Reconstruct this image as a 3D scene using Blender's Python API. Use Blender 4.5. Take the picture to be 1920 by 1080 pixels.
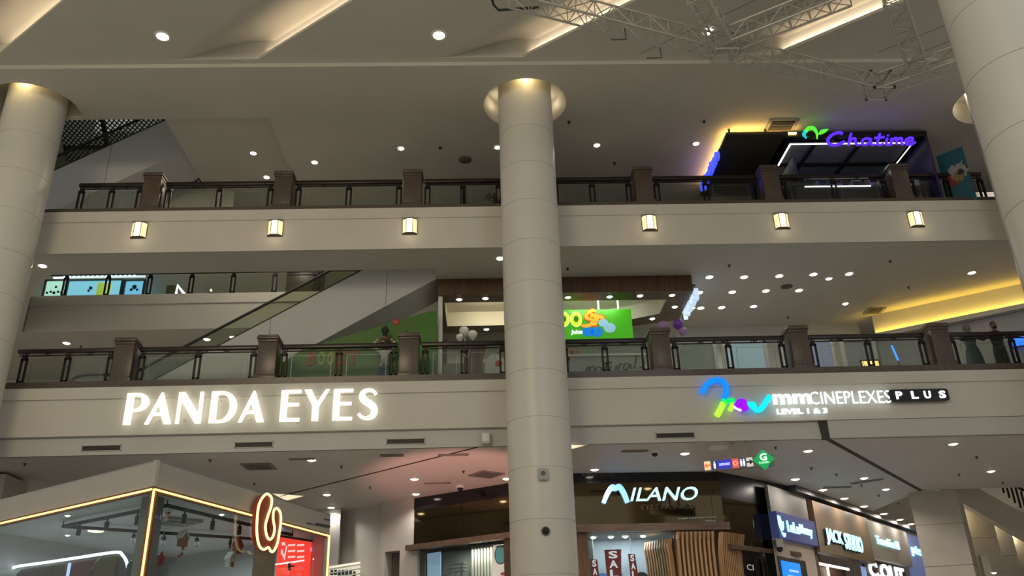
import bpy, bmesh, math, random
from mathutils import Vector, Matrix
random.seed(7)
for _o in list(bpy.data.objects):
    bpy.data.objects.remove(_o)
SC = bpy.context.scene
COL = SC.collection
# ------------------------------------------------------------------ camera
F = 1600.0                       # focal length in pixels of a 1920 wide picture
EYE = 1.6
_Z = Vector((-110., -3540., 1600.)).normalized()      # world axes written in picture axes (right, down, forward)
_X = Vector((48500., -850., 1600.)); _X = (_X - _Z*(_X.dot(_Z))).normalized()
_Y = _Z.cross(_X)
cam_d = bpy.data.cameras.new('camera'); cam = bpy.data.objects.new('camera', cam_d); COL.objects.link(cam)
cam_d.sensor_width = 36; cam_d.lens = 36*F/1920; cam_d.clip_end = 200
right = Vector((_X[0], _Y[0], _Z[0])); down = Vector((_X[1], _Y[1], _Z[1])); fwd = Vector((_X[2], _Y[2], _Z[2]))
M = Matrix.Identity(4)
for i in range(3):
    M[i][0] = right[i]; M[i][1] = -down[i]; M[i][2] = -fwd[i]
M[0][3], M[1][3], M[2][3] = 0, 0, EYE
cam.matrix_world = M
SC.camera = cam
# ------------------------------------------------------------------ world, exposure, large lights
SC.view_settings.view_transform = 'Standard'; SC.view_settings.look = 'None'
SC.view_settings.gamma = 1; SC.view_settings.use_curve_mapping = False
SC.view_settings.exposure = 0.0
wd = bpy.data.worlds.new('atrium_daylight'); SC.world = wd; wd.use_nodes = True
_bg = wd.node_tree.nodes['Background']; _bg.inputs[0].default_value = (.98, 0.96, 0.875, 1); _bg.inputs[1].default_value = 0.385
SC.cycles.use_denoising = True
SC.cycles.max_bounces = 6; SC.cycles.diffuse_bounces = 3; SC.cycles.glossy_bounces = 3
SC.cycles.transparent_max_bounces = 16; SC.cycles.transmission_bounces = 4
SC.cycles.sample_clamp_indirect = 4.0; SC.cycles.sample_clamp_direct = 0
SC.cycles.caustics_reflective = False; SC.cycles.caustics_refractive = False
def light(name, typ, loc, energy, color, size=1.0, target=None, sizey=None, spot=None):
    l = bpy.data.lights.new(name, typ); o = bpy.data.objects.new(name, l); COL.objects.link(o)
    o.location = loc; l.energy = energy; l.color = color
    if typ == 'AREA':
        l.size = size
        if sizey: l.shape = 'RECTANGLE'; l.size_y = sizey
    else:
        l.shadow_soft_size = size
    if spot: l.spot_size = spot; l.spot_blend = 0.6
    if target is not None:
        o.rotation_euler = (Vector(target)-Vector(loc)).to_track_quat('-Z', 'Y').to_euler()
    return o
# added fill lights for overall brightness, unseen behind the viewer
light('added_fill_light', 'AREA', (-9, -5, 15), 1000, (1, .81, .50), 7, (-6, 21, 9), 4)
light('added_fill_light', 'AREA', (11, -6, 15), 330, (.90, .97, 1), 7, (8, 21, 9), 4)
# ------------------------------------------------------------------ pixel -> place
def ray(px, py):
    d = Vector((px-960., py-540., F)); return Vector((d.dot(_X), d.dot(_Y), d.dot(_Z)))
def atY(px, py, y):
    r = ray(px, py); t = y/r[1]; return Vector((r[0]*t, y, r[2]*t+EYE))
def atZ(px, py, z):
    r = ray(px, py); t = (z-EYE)/r[2]; return Vector((r[0]*t, r[1]*t, z))
def atP(px, py, A, B):           # on the upright plane over the plan line A-B
    r = ray(px, py); nx, ny = B[1]-A[1], A[0]-B[0]
    t = (A[0]*nx+A[1]*ny)/(r[0]*nx+r[1]*ny); return Vector((r[0]*t, r[1]*t, r[2]*t+EYE))
# ------------------------------------------------------------------ materials
MT = {}
def nodes(name):
    m = bpy.data.materials.new(name); m.use_nodes = True
    return m, m.node_tree.nodes, m.node_tree.links
def mat(name, col, rough=.6, var=.06, scale=3.0, metal=0.0, bump=0.0, spec=.5, stretch=None, coat=0):
    if name in MT: return MT[name]
    m, N, L = nodes(name); b = N['Principled BSDF']
    tc = N.new('ShaderNodeTexCoord'); mp = N.new('ShaderNodeMapping'); nz = N.new('ShaderNodeTexNoise'); cr = N.new('ShaderNodeValToRGB')
    L.new(tc.outputs['Object'], mp.inputs[0]); L.new(mp.outputs[0], nz.inputs[0])
    if stretch: mp.inputs['Scale'].default_value = stretch
    nz.inputs['Scale'].default_value = scale; nz.inputs['Detail'].default_value = 4
    c0 = [max(0, c*(1-var)) for c in col]; c1 = [min(1, c*(1+var)) for c in col]
    cr.color_ramp.elements[0].color = (*c0, 1); cr.color_ramp.elements[1].color = (*c1, 1)
    cr.color_ramp.elements[0].position = .3; cr.color_ramp.elements[1].position = .7
    L.new(nz.outputs[0], cr.inputs[0]); L.new(cr.outputs[0], b.inputs['Base Color'])
    b.inputs['Roughness'].default_value = rough; b.inputs['Metallic'].default_value = metal
    b.inputs['Specular IOR Level'].default_value = spec; b.inputs['Coat Weight'].default_value = coat
    if bump:
        bp = N.new('ShaderNodeBump'); bp.inputs['Strength'].default_value = bump
        L.new(nz.outputs[0], bp.inputs['Height']); L.new(bp.outputs[0], b.inputs['Normal'])
    MT[name] = m; return m
def emit(name, col, s, base=None):
    if name in MT: return MT[name]
    m, N, L = nodes(name); b = N['Principled BSDF']
    b.inputs['Base Color'].default_value = (*(base or col), 1); b.inputs['Roughness'].default_value = .5
    nz = N.new('ShaderNodeTexNoise'); nz.inputs['Scale'].default_value = 2.0
    mx = N.new('ShaderNodeMix'); mx.data_type = 'RGBA'
    mx.inputs[6].default_value = (*[c*.94 for c in col], 1); mx.inputs[7].default_value = (*col, 1)
    L.new(nz.outputs[0], mx.inputs[0]); L.new(mx.outputs[2], b.inputs['Emission Color'])
    b.inputs['Emission Strength'].default_value = s
    MT[name] = m; return m
def glass(name, tint=(.86, .9, .87), fac=.08, rough=.02, gcol=(1, 1, 1)):
    if name in MT: return MT[name]
    m, N, L = nodes(name); N.remove(N['Principled BSDF'])
    t = N.new('ShaderNodeBsdfTransparent'); t.inputs[0].default_value = (*tint, 1)
    g = N.new('ShaderNodeBsdfGlossy'); g.inputs[0].default_value = (*gcol, 1); g.inputs['Roughness'].default_value = rough
    lw = N.new('ShaderNodeLayerWeight'); lw.inputs[0].default_value = .5
    pw = N.new('ShaderNodeMath'); pw.operation = 'POWER'; pw.inputs[1].default_value = 4.5; L.new(lw.outputs['Facing'], pw.inputs[0])
    ma = N.new('ShaderNodeMath'); ma.operation = 'MULTIPLY_ADD'; ma.inputs[1].default_value = .7; ma.inputs[2].default_value = fac; ma.use_clamp = True
    L.new(pw.outputs[0], ma.inputs[0])
    mx = N.new('ShaderNodeMixShader'); L.new(ma.outputs[0], mx.inputs[0]); L.new(t.outputs[0], mx.inputs[1]); L.new(g.outputs[0], mx.inputs[2])
    L.new(mx.outputs[0], N['Material Output'].inputs[0]); MT[name] = m; return m
def wood(name, c0, c1, rough=.45, sc=(14, 14, .7), coat=0):
    if name in MT: return MT[name]
    m, N, L = nodes(name); b = N['Principled BSDF']
    tc = N.new('ShaderNodeTexCoord'); mp = N.new('ShaderNodeMapping'); mp.inputs['Scale'].default_value = sc
    nz = N.new('ShaderNodeTexNoise'); nz.inputs['Scale'].default_value = 1.6; nz.inputs['Detail'].default_value = 8; nz.inputs['Distortion'].default_value = .6
    cr = N.new('ShaderNodeValToRGB'); cr.color_ramp.elements[0].color = (*c0, 1); cr.color_ramp.elements[1].color = (*c1, 1)
    cr.color_ramp.elements[0].position = .32; cr.color_ramp.elements[1].position = .68
    L.new(tc.outputs['Object'], mp.inputs[0]); L.new(mp.outputs[0], nz.inputs[0]); L.new(nz.outputs[0], cr.inputs[0]); L.new(cr.outputs[0], b.inputs['Base Color'])
    b.inputs['Roughness'].default_value = rough; b.inputs['Coat Weight'].default_value = coat
    MT[name] = m; return m
def granite(name, c0, c1):
    if name in MT: return MT[name]
    m, N, L = nodes(name); b = N['Principled BSDF']
    tc = N.new('ShaderNodeTexCoord'); v = N.new('ShaderNodeTexNoise'); v.inputs['Scale'].default_value = 38; v.inputs['Detail'].default_value = 6
    cr = N.new('ShaderNodeValToRGB'); cr.color_ramp.elements[0].color = (*c0, 1); cr.color_ramp.elements[1].color = (*c1, 1)
    cr.color_ramp.elements[0].position = .4; cr.color_ramp.elements[1].position = .62
    L.new(tc.outputs['Object'], v.inputs[0]); L.new(v.outputs[0], cr.inputs[0]); L.new(cr.outputs[0], b.inputs['Base Color'])
    b.inputs['Roughness'].default_value = .3; MT[name] = m; return m
# plaster surfaces
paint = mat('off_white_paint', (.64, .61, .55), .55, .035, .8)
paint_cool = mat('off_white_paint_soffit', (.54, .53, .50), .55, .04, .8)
ceil_m = mat('ceiling_paint', (.57, .55, .49), .6, .035, .6)
ceil_g = mat('ground_ceiling_paint', (.62, .58, .55), .5, .035, .6)
cladm = mat('column_cladding', (.68, .66, .61), .38, .03, .9)
joint_m = mat('joint_shadow_gap', (.05, .048, .045), .8)
curb_m = granite('brown_granite_curb', (.07, .055, .045), (.13, .10, .08))
gran = granite('brown_granite', (.065, .047, .036), (.14, .102, .078))
iron = mat('black_brown_iron', (.014, .010, .009), .42, .2, 6, .4)
rail_m = mat('dark_brown_handrail', (.020, .011, .009), .32, .2, 5, .1)
glass_b = glass('balustrade_glass', (.88, .92, .88), .035)
glass_s = glass('shop_glass', (.86, .91, .91), .025)
glass_d = glass('dark_tinted_glass', (.10, .085, .065), .13, .03, (.9, .8, .62))
lamp_w = emit('downlight_warm_white', (1, .90, .70), 9)
lamp_c = emit('downlight_cool_white', (.86, .93, 1), 9)
trim_w = mat('white_trim_ring', (.7, .68, .63), .4)
black = mat('matt_black', (.012, .012, .013), .5, .1)
blackg = mat('gloss_black', (.010, .010, .012), .12, .1)
white_p = mat('white_lacquer', (.78, .77, .74), .4, .02)
steel = mat('brushed_steel', (.55, .55, .55), .3, .05, 20, .9)
alu = mat('aluminium_truss', (.50, .48, .43), .42, .06, 9, .35)
# ------------------------------------------------------------------ builders
WL = {}
def setp(o, label=None, cat=None, group=None, kind=None):
    if label: o['label'] = label
    if cat: o['category'] = cat
    if group: o['group'] = group
    if kind: o['kind'] = kind
    return o
def thing(name, label, cat, loc, group=None):
    o = bpy.data.objects.new(name, None); COL.objects.link(o); o.location = loc; o.empty_display_size = .2
    WL[o.name] = Vector(loc); return setp(o, label, cat, group)
def dup(root, dloc, label=None, group=None):
    r = root.copy(); COL.objects.link(r); r.location = root.location + Vector(dloc); WL[r.name] = WL[root.name] + Vector(dloc)
    if label: r['label'] = label
    if group: r['group'] = group
    for ch in list(root.children):
        c = ch.copy(); COL.objects.link(c); c.parent = r
        for g in list(ch.children):
            d = g.copy(); COL.objects.link(d); d.parent = c
    return r
def catmull(pts, n=6, closed=False):
    pts = [Vector(p) for p in pts]; out = []; m = len(pts)
    rng = range(m) if closed else range(m-1)
    for i in rng:
        p0 = pts[(i-1) % m] if (closed or i > 0) else pts[0]*2-pts[1]
        p1 = pts[i]; p2 = pts[(i+1) % m]
        p3 = pts[(i+2) % m] if (closed or i+2 < m) else p2*2-p1
        for k in range(n):
            t = k/n
            out.append(.5*((2*p1)+(p2-p0)*t+(2*p0-5*p1+4*p2-p3)*t*t+(3*p1-p0-3*p2+p3)*t**3))
    if not closed: out.append(pts[-1])
    return out
class MB:
    def __init__(s): s.bm = bmesh.new()
    def box(s, x0, x1, y0, y1, z0, z1, bev=0):
        return s.obox(Vector(((x0+x1)/2, (y0+y1)/2, (z0+z1)/2)), (abs(x1-x0), abs(y1-y0), abs(z1-z0)), None, bev)
    def obox(s, c, size, rot=None, bev=0):
        mtx = Matrix.Translation(Vector(c)) @ ((rot.to_4x4() if rot else Matrix.Identity(4))) @ Matrix.Diagonal((*size, 1))
        r = bmesh.ops.create_cube(s.bm, size=1, matrix=mtx)
        if bev:
            ed = list({e for v in r['verts'] for e in v.link_edges})
            bmesh.ops.bevel(s.bm, geom=ed, offset=bev, segments=2, affect='EDGES', profile=.6)
        return s
    def bar(s, a, b, w, h=None, up=(0, 0, 1)):       # rectangular bar from a to b
        a = Vector(a); b = Vector(b); d = b-a; L = d.length; d.normalize(); up = Vector(up)
        if abs(d.dot(up)) > .99: up = Vector((0, 1, 0))
        x = d.cross(up).normalized(); u = x.cross(d)
        R = Matrix((d, x, u)).transposed()
        return s.obox((a+b)/2, (L, w, h or w), R)
    def prism(s, poly, z0, z1):                     # plan polygon raised from z0 to z1
        lo = [s.bm.verts.new((p[0], p[1], z0)) for p in poly]; hi = [s.bm.verts.new((p[0], p[1], z1)) for p in poly]
        n = len(poly); s.bm.faces.new(lo[::-1]); s.bm.faces.new(hi)
        for i in range(n): s.bm.faces.new((lo[i], lo[(i+1) % n], hi[(i+1) % n], hi[i]))
        return s
    def slabpoly(s, pts, off):                      # any flat 3-D polygon given a thickness vector
        off = Vector(off); a = [s.bm.verts.new(Vector(p)) for p in pts]; b = [s.bm.verts.new(Vector(p)+off) for p in pts]; n = len(pts)
        s.bm.faces.new(a); s.bm.faces.new(b[::-1])
        for i in range(n): s.bm.faces.new((a[(i+1) % n], a[i], b[i], b[(i+1) % n]))
        return s
    def quad(s, *p):
        s.bm.faces.new([s.bm.verts.new(Vector(q)) for q in p]); return s
    def tube(s, pts, r, seg=8, closed=False, caps=True):
        pts = [Vector(p) for p in pts]; n = len(pts); rings = []
        rr = r if isinstance(r, (list, tuple)) else [r]*n
        prev = None
        for i, p in enumerate(pts):
            a = pts[(i-1) % n] if (closed or i > 0) else p; b = pts[(i+1) % n] if (closed or i < n-1) else p
            d = (b-a).normalized()
            if prev is None:
                u = Vector((0, 0, 1)) if abs(d.z) < .9 else Vector((0, 1, 0))
            else: u = prev
            x = d.cross(u); 
            if x.length < 1e-4: x = d.cross(Vector((1, 0, 0)))
            x.normalize(); u = x.cross(d); prev = u
            rings.append([s.bm.verts.new(p+(x*math.cos(2*math.pi*k/seg)+u*math.sin(2*math.pi*k/seg))*rr[i]) for k in range(seg)])
        m = n if closed else n-1
        for i in range(m):
            A = rings[i]; B = rings[(i+1) % n]
            for k in range(seg): s.bm.faces.new((A[k], A[(k+1) % seg], B[(k+1) % seg], B[k]))
        if caps and not closed:
            s.bm.faces.new(rings[0][::-1]); s.bm.faces.new(rings[-1])
        return s
    def lathe(s, prof, c=(0, 0, 0), seg=24, capz=True):   # profile of (radius, z)
        c = Vector(c); rings = []
        for r, z in prof:
            rings.append([s.bm.verts.new(c+Vector((r*math.cos(2*math.pi*k/seg), r*math.sin(2*math.pi*k/seg), z))) for k in range(seg)])
        for A, B in zip(rings, rings[1:]):
            for k in range(seg): s.bm.faces.new((A[k], A[(k+1) % seg], B[(k+1) % seg], B[k]))
        if capz:
            s.bm.faces.new(rings[0][::-1]); s.bm.faces.new(rings[-1])
        return s
    def ball(s, c, r, seg=16, sc=(1, 1, 1)):
        bmesh.ops.create_uvsphere(s.bm, u_segments=seg, v_segments=max(6, seg//2), radius=r, matrix=Matrix.Translation(Vector(c)) @ Matrix.Diagonal((*sc, 1)))
        return s
    def build(s, name, m, parent=None, label=None, cat=None, group=None, kind=None, angle=35, fix=True):
        if fix: bmesh.ops.recalc_face_normals(s.bm, faces=s.bm.faces[:])
        if parent is not None: org = WL[parent.name]
        elif len(s.bm.verts):
            xs = [v.co.x for v in s.bm.verts]; ys = [v.co.y for v in s.bm.verts]; zs = [v.co.z for v in s.bm.verts]
            org = Vector(((min(xs)+max(xs))/2, (min(ys)+max(ys))/2, min(zs)))
        else: org = Vector()
        bmesh.ops.translate(s.bm, verts=s.bm.verts[:], vec=-org)
        me = bpy.data.meshes.new(name); s.bm.to_mesh(me); s.bm.free()
        me.polygons.foreach_set('use_smooth', [True]*len(me.polygons)); me.set_sharp_from_angle(angle=math.radians(angle))
        me.materials.append(m)
        o = bpy.data.objects.new(name, me); COL.objects.link(o)
        if parent is not None: o.parent = parent
        else: o.location = org
        WL[o.name] = org
        return setp(o, label, cat, group, kind)
def struct(name, mb, m, label=None):
    return mb.build(name, m, kind='structure', label=label)
# flat figures drawn in a frame: origin O, unit vectors U (along) and V (up); n points at the viewer
class Frame:
    def __init__(s, O, U, V=(0, 0, 1), n=None):
        s.O = Vector(O); s.U = Vector(U).normalized(); s.V = Vector(V).normalized(); s.n = Vector(n) if n else s.U.cross(s.V)
    def p(s, u, v, w=0): return s.O+s.U*u+s.V*v+s.n*w
def curve_mesh(setup):
    cu = bpy.data.curves.new('tmp', 'CURVE') if setup[0] == 'shape' else bpy.data.curves.new('tmp', 'FONT')
    if setup[0] == 'shape':
        cu.dimensions = '2D'; cu.fill_mode = 'BOTH'
        for poly in setup[1]:
            sp = cu.splines.new('POLY'); sp.points.add(len(poly)-1); sp.use_cyclic_u = True
            for q, p in zip(sp.points, poly): q.co = (p[0], p[1], 0, 1)
        cu.extrude = .5
    else:
        cu.body = setup[1]; cu.size = 1; cu.extrude = .5; cu.shear = setup[2]; cu.offset = setup[3]; cu.space_character = setup[4]; cu.resolution_u = 3
    o = bpy.data.objects.new('tmp', cu); COL.objects.link(o)
    dg = bpy.context.evaluated_depsgraph_get(); dg.update()
    me = bpy.data.meshes.new_from_object(o.evaluated_get(dg))
    bpy.data.objects.remove(o); bpy.data.curves.remove(cu)
    return me
def place_flat(mb, me, fr, u0, v0, su, sv, depth, w0=0, cx=0, cy=0, split=None):
    idx = []
    for v in me.vertices:
        idx.append(mb.bm.verts.new(fr.p(u0+(v.co.x-cx)*su, v0+(v.co.y-cy)*sv, w0+(v.co.z+.5)*depth)))
    for p in me.polygons:
        try: mb.bm.faces.new([idx[i] for i in p.vertices])
        except ValueError: pass
def shape(mb, polys, fr, depth=.03, w0=0):
    me = curve_mesh(('shape', polys)); place_flat(mb, me, fr, 0, 0, 1, 1, depth, w0); bpy.data.meshes.remove(me)
def text(mb, s, fr, u0, u1, v0, v1, depth=.03, w0=0, shear=0, bold=0, space=1):
    me = curve_mesh(('text', s, shear, bold, space))
    xs = [v.co.x for v in me.vertices]; ys = [v.co.y for v in me.vertices]
    a, b, c, d = min(xs), max(xs), min(ys), max(ys)
    place_flat(mb, me, fr, u0, v0, (u1-u0)/(b-a), (v1-v0)/(d-c), depth, w0, a, c); bpy.data.meshes.remove(me)
def letters(s, fr, u0, u1, v0, v1, m, parent, depth=.05, w0=0, shear=0, bold=0, space=1, name='letter'):
    """each letter its own part: the whole word is laid out first, then cut at the gaps"""
    me = curve_mesh(('text', s, shear, bold, space))
    nv = len(me.vertices); par = list(range(nv))
    def find(i):
        while par[i] != i: par[i] = par[par[i]]; i = par[i]
        return i
    for e in me.edges: par[find(e.vertices[0])] = find(e.vertices[1])
    isl = {}
    for i in range(nv): isl.setdefault(find(i), []).append(i)
    xs = [v.co.x for v in me.vertices]; ys = [v.co.y for v in me.vertices]
    a, b, c, d = min(xs), max(xs), min(ys), max(ys)
    groups = []
    for vs in sorted(isl.values(), key=lambda q: min(me.vertices[i].co.x-shear*me.vertices[i].co.y for i in q)):
        lo = min(me.vertices[i].co.x-shear*me.vertices[i].co.y for i in vs); hi = max(me.vertices[i].co.x-shear*me.vertices[i].co.y for i in vs)
        if groups and lo < groups[-1][1]-.35*min(hi-lo, groups[-1][1]-groups[-1][0]):
            groups[-1][2].extend(vs); groups[-1][1] = max(hi, groups[-1][1])
        else: groups.append([lo, hi, list(vs)])
    su = (u1-u0)/(b-a); sv = (v1-v0)/(d-c)
    for lo, hi, vs in groups:
        mb = MB(); mp = {}
        for i in vs:
            co = me.vertices[i].co; mp[i] = mb.bm.verts.new(fr.p(u0+(co.x-a)*su, v0+(co.y-c)*sv, w0+(co.z+.5)*depth))
        for p in me.polygons:
            if p.vertices[0] in mp:
                try: mb.bm.faces.new([mp[i] for i in p.vertices])
                except ValueError: pass
        mb.build(name, m, parent, fix=True)
    bpy.data.meshes.remove(me)
def ell(cx, cy, rx, ry, a0=0, a1=360, n=28):
    k = n if abs(a1-a0) < 360 else n-1
    return [(cx+rx*math.cos(math.radians(a0+(a1-a0)*i/n)), cy+ry*math.sin(math.radians(a0+(a1-a0)*i/n))) for i in range(k+1)]
def rrect(x0, x1, y0, y1, r, n=5):
    o = []
    for cx, cy, a in ((x1-r, y1-r, 0), (x0+r, y1-r, 90), (x0+r, y0+r, 180), (x1-r, y0+r, 270)):
        o += [(cx+r*math.cos(math.radians(a+90*i/n)), cy+r*math.sin(math.radians(a+90*i/n))) for i in range(n+1)]
    return o
def stroke2d(pts, w, n=6):
    c = catmull([(p[0], p[1], 0) for p in pts], n); m = len(c); L = []; R = []
    for i, p in enumerate(c):
        t = i/(m-1)*(len(w)-1); k = min(int(t), len(w)-2); ww = w[k]+(w[k+1]-w[k])*(t-k)
        d = (c[min(i+1, m-1)]-c[max(i-1, 0)]).normalized(); nn = Vector((-d.y, d.x, 0))
        L.append((p.x+nn.x*ww/2, p.y+nn.y*ww/2)); R.append((p.x-nn.x*ww/2, p.y-nn.y*ww/2))
    return L+R[::-1]
ORD = ['first', 'second', 'third', 'fourth', 'fifth', 'sixth', 'seventh', 'eighth', 'ninth', 'tenth', 'eleventh', 'twelfth']
# ================================================================== the building
YF = 21.0                                     # front of the gallery slabs
tile = mat('pale_floor_tile', (.52, .49, .44), .25, .08, 1.2)
struct('floor', MB().box(-24, 30, -6, 48, -.2, 0), tile)
# --- gallery slab of the first level: soffit 6.8, top 8.5
b = MB()
b.box(-24, 28, 21.12, 28.4, 6.8, 8.5); b.box(-24, 14.5, 28.4, 48, 6.8, 8.5)
struct('slab', b, ceil_g, 'thick off-white gallery slab of the lower gallery with downlights below')
b = MB(); b.box(-24, 28, YF, 21.12, 7.26, 8.2); b.box(-24, 28, YF-.05, 21.12, 8.2, 8.5); b.box(-24, 28, YF-.012, YF, 7.26, 7.66)
struct('trim_1', b, paint, 'cream front band of the lower gallery carrying the lit signs')
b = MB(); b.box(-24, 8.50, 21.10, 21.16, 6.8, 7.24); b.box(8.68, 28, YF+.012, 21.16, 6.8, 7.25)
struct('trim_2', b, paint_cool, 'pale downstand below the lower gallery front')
struct('trim_3', MB().box(-24, 28, 21.1, 21.75, 8.5, 8.72), curb_m, 'brown granite curb under the lower balustrade')
b = MB().slabpoly([(8.50, 21.06, 6.78), (8.68, 21.06, 6.78), (8.68, 21.06, 7.3), (8.46, 21.06, 7.3)], (0, .1, 0))
for A, B in (((8.63, 21.1), (14.5, 28.5)), ((-.24, 21.14), (-6.41, 26.81))):
    b.bar((*A, 6.795), (*B, 6.795), .12 if A[0] > 0 else .05, .02)
struct('trim_4', b, joint_m, 'dark expansion joints across the ground floor ceiling')
# --- gallery slab of the second level: soffit 12.33, top 13.6
b = MB()
b.box(-24, 28, YF+.02, 22.3, 12.33, 13.6); b.box(-1.4, 28, 22.3, 46, 12.33, 13.6)
b.box(-24, -1.4, 26.65, 46, 12.33, 13.6); b.prism([(-24, 22.3), (-12.3, 22.3), (-12.75, 22.55), (-13.4, 23.4), (-15.3, 26.65), (-24, 26.65)], 12.33, 13.6)
struct('slab', b, ceil_m, 'thick off-white gallery slab of the upper gallery with a void cut through it')
b = MB(); b.box(-24, 28, YF, YF+.03, 12.33, 13.28); b.box(-24, 28, YF-.05, YF+.03, 13.28, 13.6); b.box(-24, 28, YF-.01, YF, 12.33, 12.78)
struct('trim_5', b, paint, 'cream front band of the upper gallery with six lanterns')
struct('trim_6', MB().box(-24, 28, 21.12, 21.75, 13.6, 13.8), curb_m, 'brown granite curb under the upper balustrade')
b = MB(); b.box(-15.2, -1.4, 26.6, 26.65, 12.33, 13.25); b.box(-15.2, -1.4, 26.56, 26.65, 13.25, 13.6)
struct('trim_7', b, paint, 'cream front band of the gallery behind the escalator void')
# --- ceiling over the top gallery, soffit 16.3, with round recesses around the columns
CY, CX, ZC, RC = 19.9, (-12.4, 1.24, 14.9), 16.3, .755
VY = 20.42
b = MB(); xs = [-24]
def rect(x0, x1, y0, y1, z=ZC): b.quad((x0, y0, z), (x1, y0, z), (x1, y1, z), (x0, y1, z))
H = 1.7
for i, cx in enumerate(CX):
    rect(xs[-1], cx-H, 18.2, 21.6) if i != 1 else (rect(xs[-1], -6.1, 18.2, VY), rect(-6.1, cx-H, 18.2, 21.6))
    ring = []; sq = []
    for k in range(64):
        a = 2*math.pi*k/64; c, s_ = math.cos(a), math.sin(a); m_ = H/max(abs(c), abs(s_))
        lim = (VY-CY) if i == 0 else 9
        ring.append((cx+1.17*c, CY+min(1.17*s_, lim))); sq.append((cx+m_*c, CY+min(m_*s_, lim)))
    for k in range(64):
        q = (k+1) % 64
        if ring[k][1] >= CY+.51 and ring[q][1] >= CY+.51 and i == 0:
            continue
        b.quad((*ring[k], ZC), (*ring[q], ZC), (*sq[q], ZC), (*sq[k], ZC))
    for k in range(64):
        q = (k+1) % 64; b.quad((*ring[k], ZC), (*ring[k], ZC+.75), (*ring[q], ZC+.75), (*ring[q], ZC))
    b.bm.faces.new([b.bm.verts.new((x, y, ZC+.75)) for x, y in ring])
    xs.append(cx+H)
rect(xs[-1], 28, 18.2, 21.6)
rect(-6.1, 28, 21.6, 34); rect(-24, -14.8, 21.6, 34); rect(-14.8, -6.1, 27.6, 34)
struct('ceiling', b, ceil_m, 'flat ceiling above the upper gallery with round column recesses')
b = MB(); b.box(-24, 28, 18.17, 18.2, ZC, ZC+.12)
struct('trim_8', b, ceil_m)
b = MB()                                       # sides and inner roof of the void above the upper gallery
b.box(-14.85, -14.8, VY, 27.6, ZC, 21.6); b.box(-6.1, -6.05, VY, 27.6, ZC, 21.6); b.box(-14.8, -6.1, 27.6, 27.65, ZC, 18.0)
b.box(-14.8, -6.1, VY-.05, VY, ZC+.02, 21.6); b.box(-9.35, -6.1, VY+.02, 27.6, 16.82, 16.9)
b.box(-14.8, -8.4, 25.2, 25.3, 16.0, 17.0); b.box(-14.8, -9.35, 25.3, 27.6, 16.3, 16.4)
struct('ceiling', b, ceil_m, 'raised ceiling and side walls of the void over the upper escalator')
# skylight with diamond lattice behind the upper escalator
sk = thing('skylight', 'dark diamond lattice skylight seen above the upper escalator on the far left', 'skylight', (-12, 24.5, 18))
A0, B0 = Vector((-17.5, 27.4, 17.4)), Vector((-17.5, 22.6, 22.2)); LX = 8.4
def skp(u, v): return Vector((A0.x+u, A0.y+(B0.y-A0.y)*v, A0.z+(B0.z-A0.z)*v))
b = MB(); LV = (B0-A0).length; st = .17
n = int((LX+LV)/st)
for k in range(n):
    for sg in (0, 1):
        u0, v0 = k*st, 0.0; u1, v1 = k*st-LV, LV
        if u0 > LX: v0 = u0-LX; u0 = LX
        if u1 < 0: v1 = LV+u1; u1 = 0
        if v1-v0 < .1: continue
        if sg: u0, u1 = LX-u0, LX-u1
        b.bar(skp(u0, v0/LV), skp(u1, v1/LV), .035, .03)
b.build('lattice', mat('dark_lattice_bars', (.03, .032, .034), .5), sk)
b = MB()
for u in (0, 2.1, 4.2, 6.3, 8.4): b.bar(skp(u, 0)+Vector((0, .06, .06)), skp(u, 1)+Vector((0, .06, .06)), .14, .1)
for v in (0, .33, .66, 1): b.bar(skp(0, v)+Vector((0, .06, .06)), skp(LX, v)+Vector((0, .06, .06)), .14, .1)
b.build('frame', black, sk)
b = MB().quad(skp(0, 0)+Vector((0, .15, .15)), skp(LX, 0)+Vector((0, .15, .15)), skp(LX, 1)+Vector((0, .15, .15)), skp(0, 1)+Vector((0, .15, .15)))
b.build('pane', glass('skylight_glass', (.7, .76, .78), .05), sk)
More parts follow.
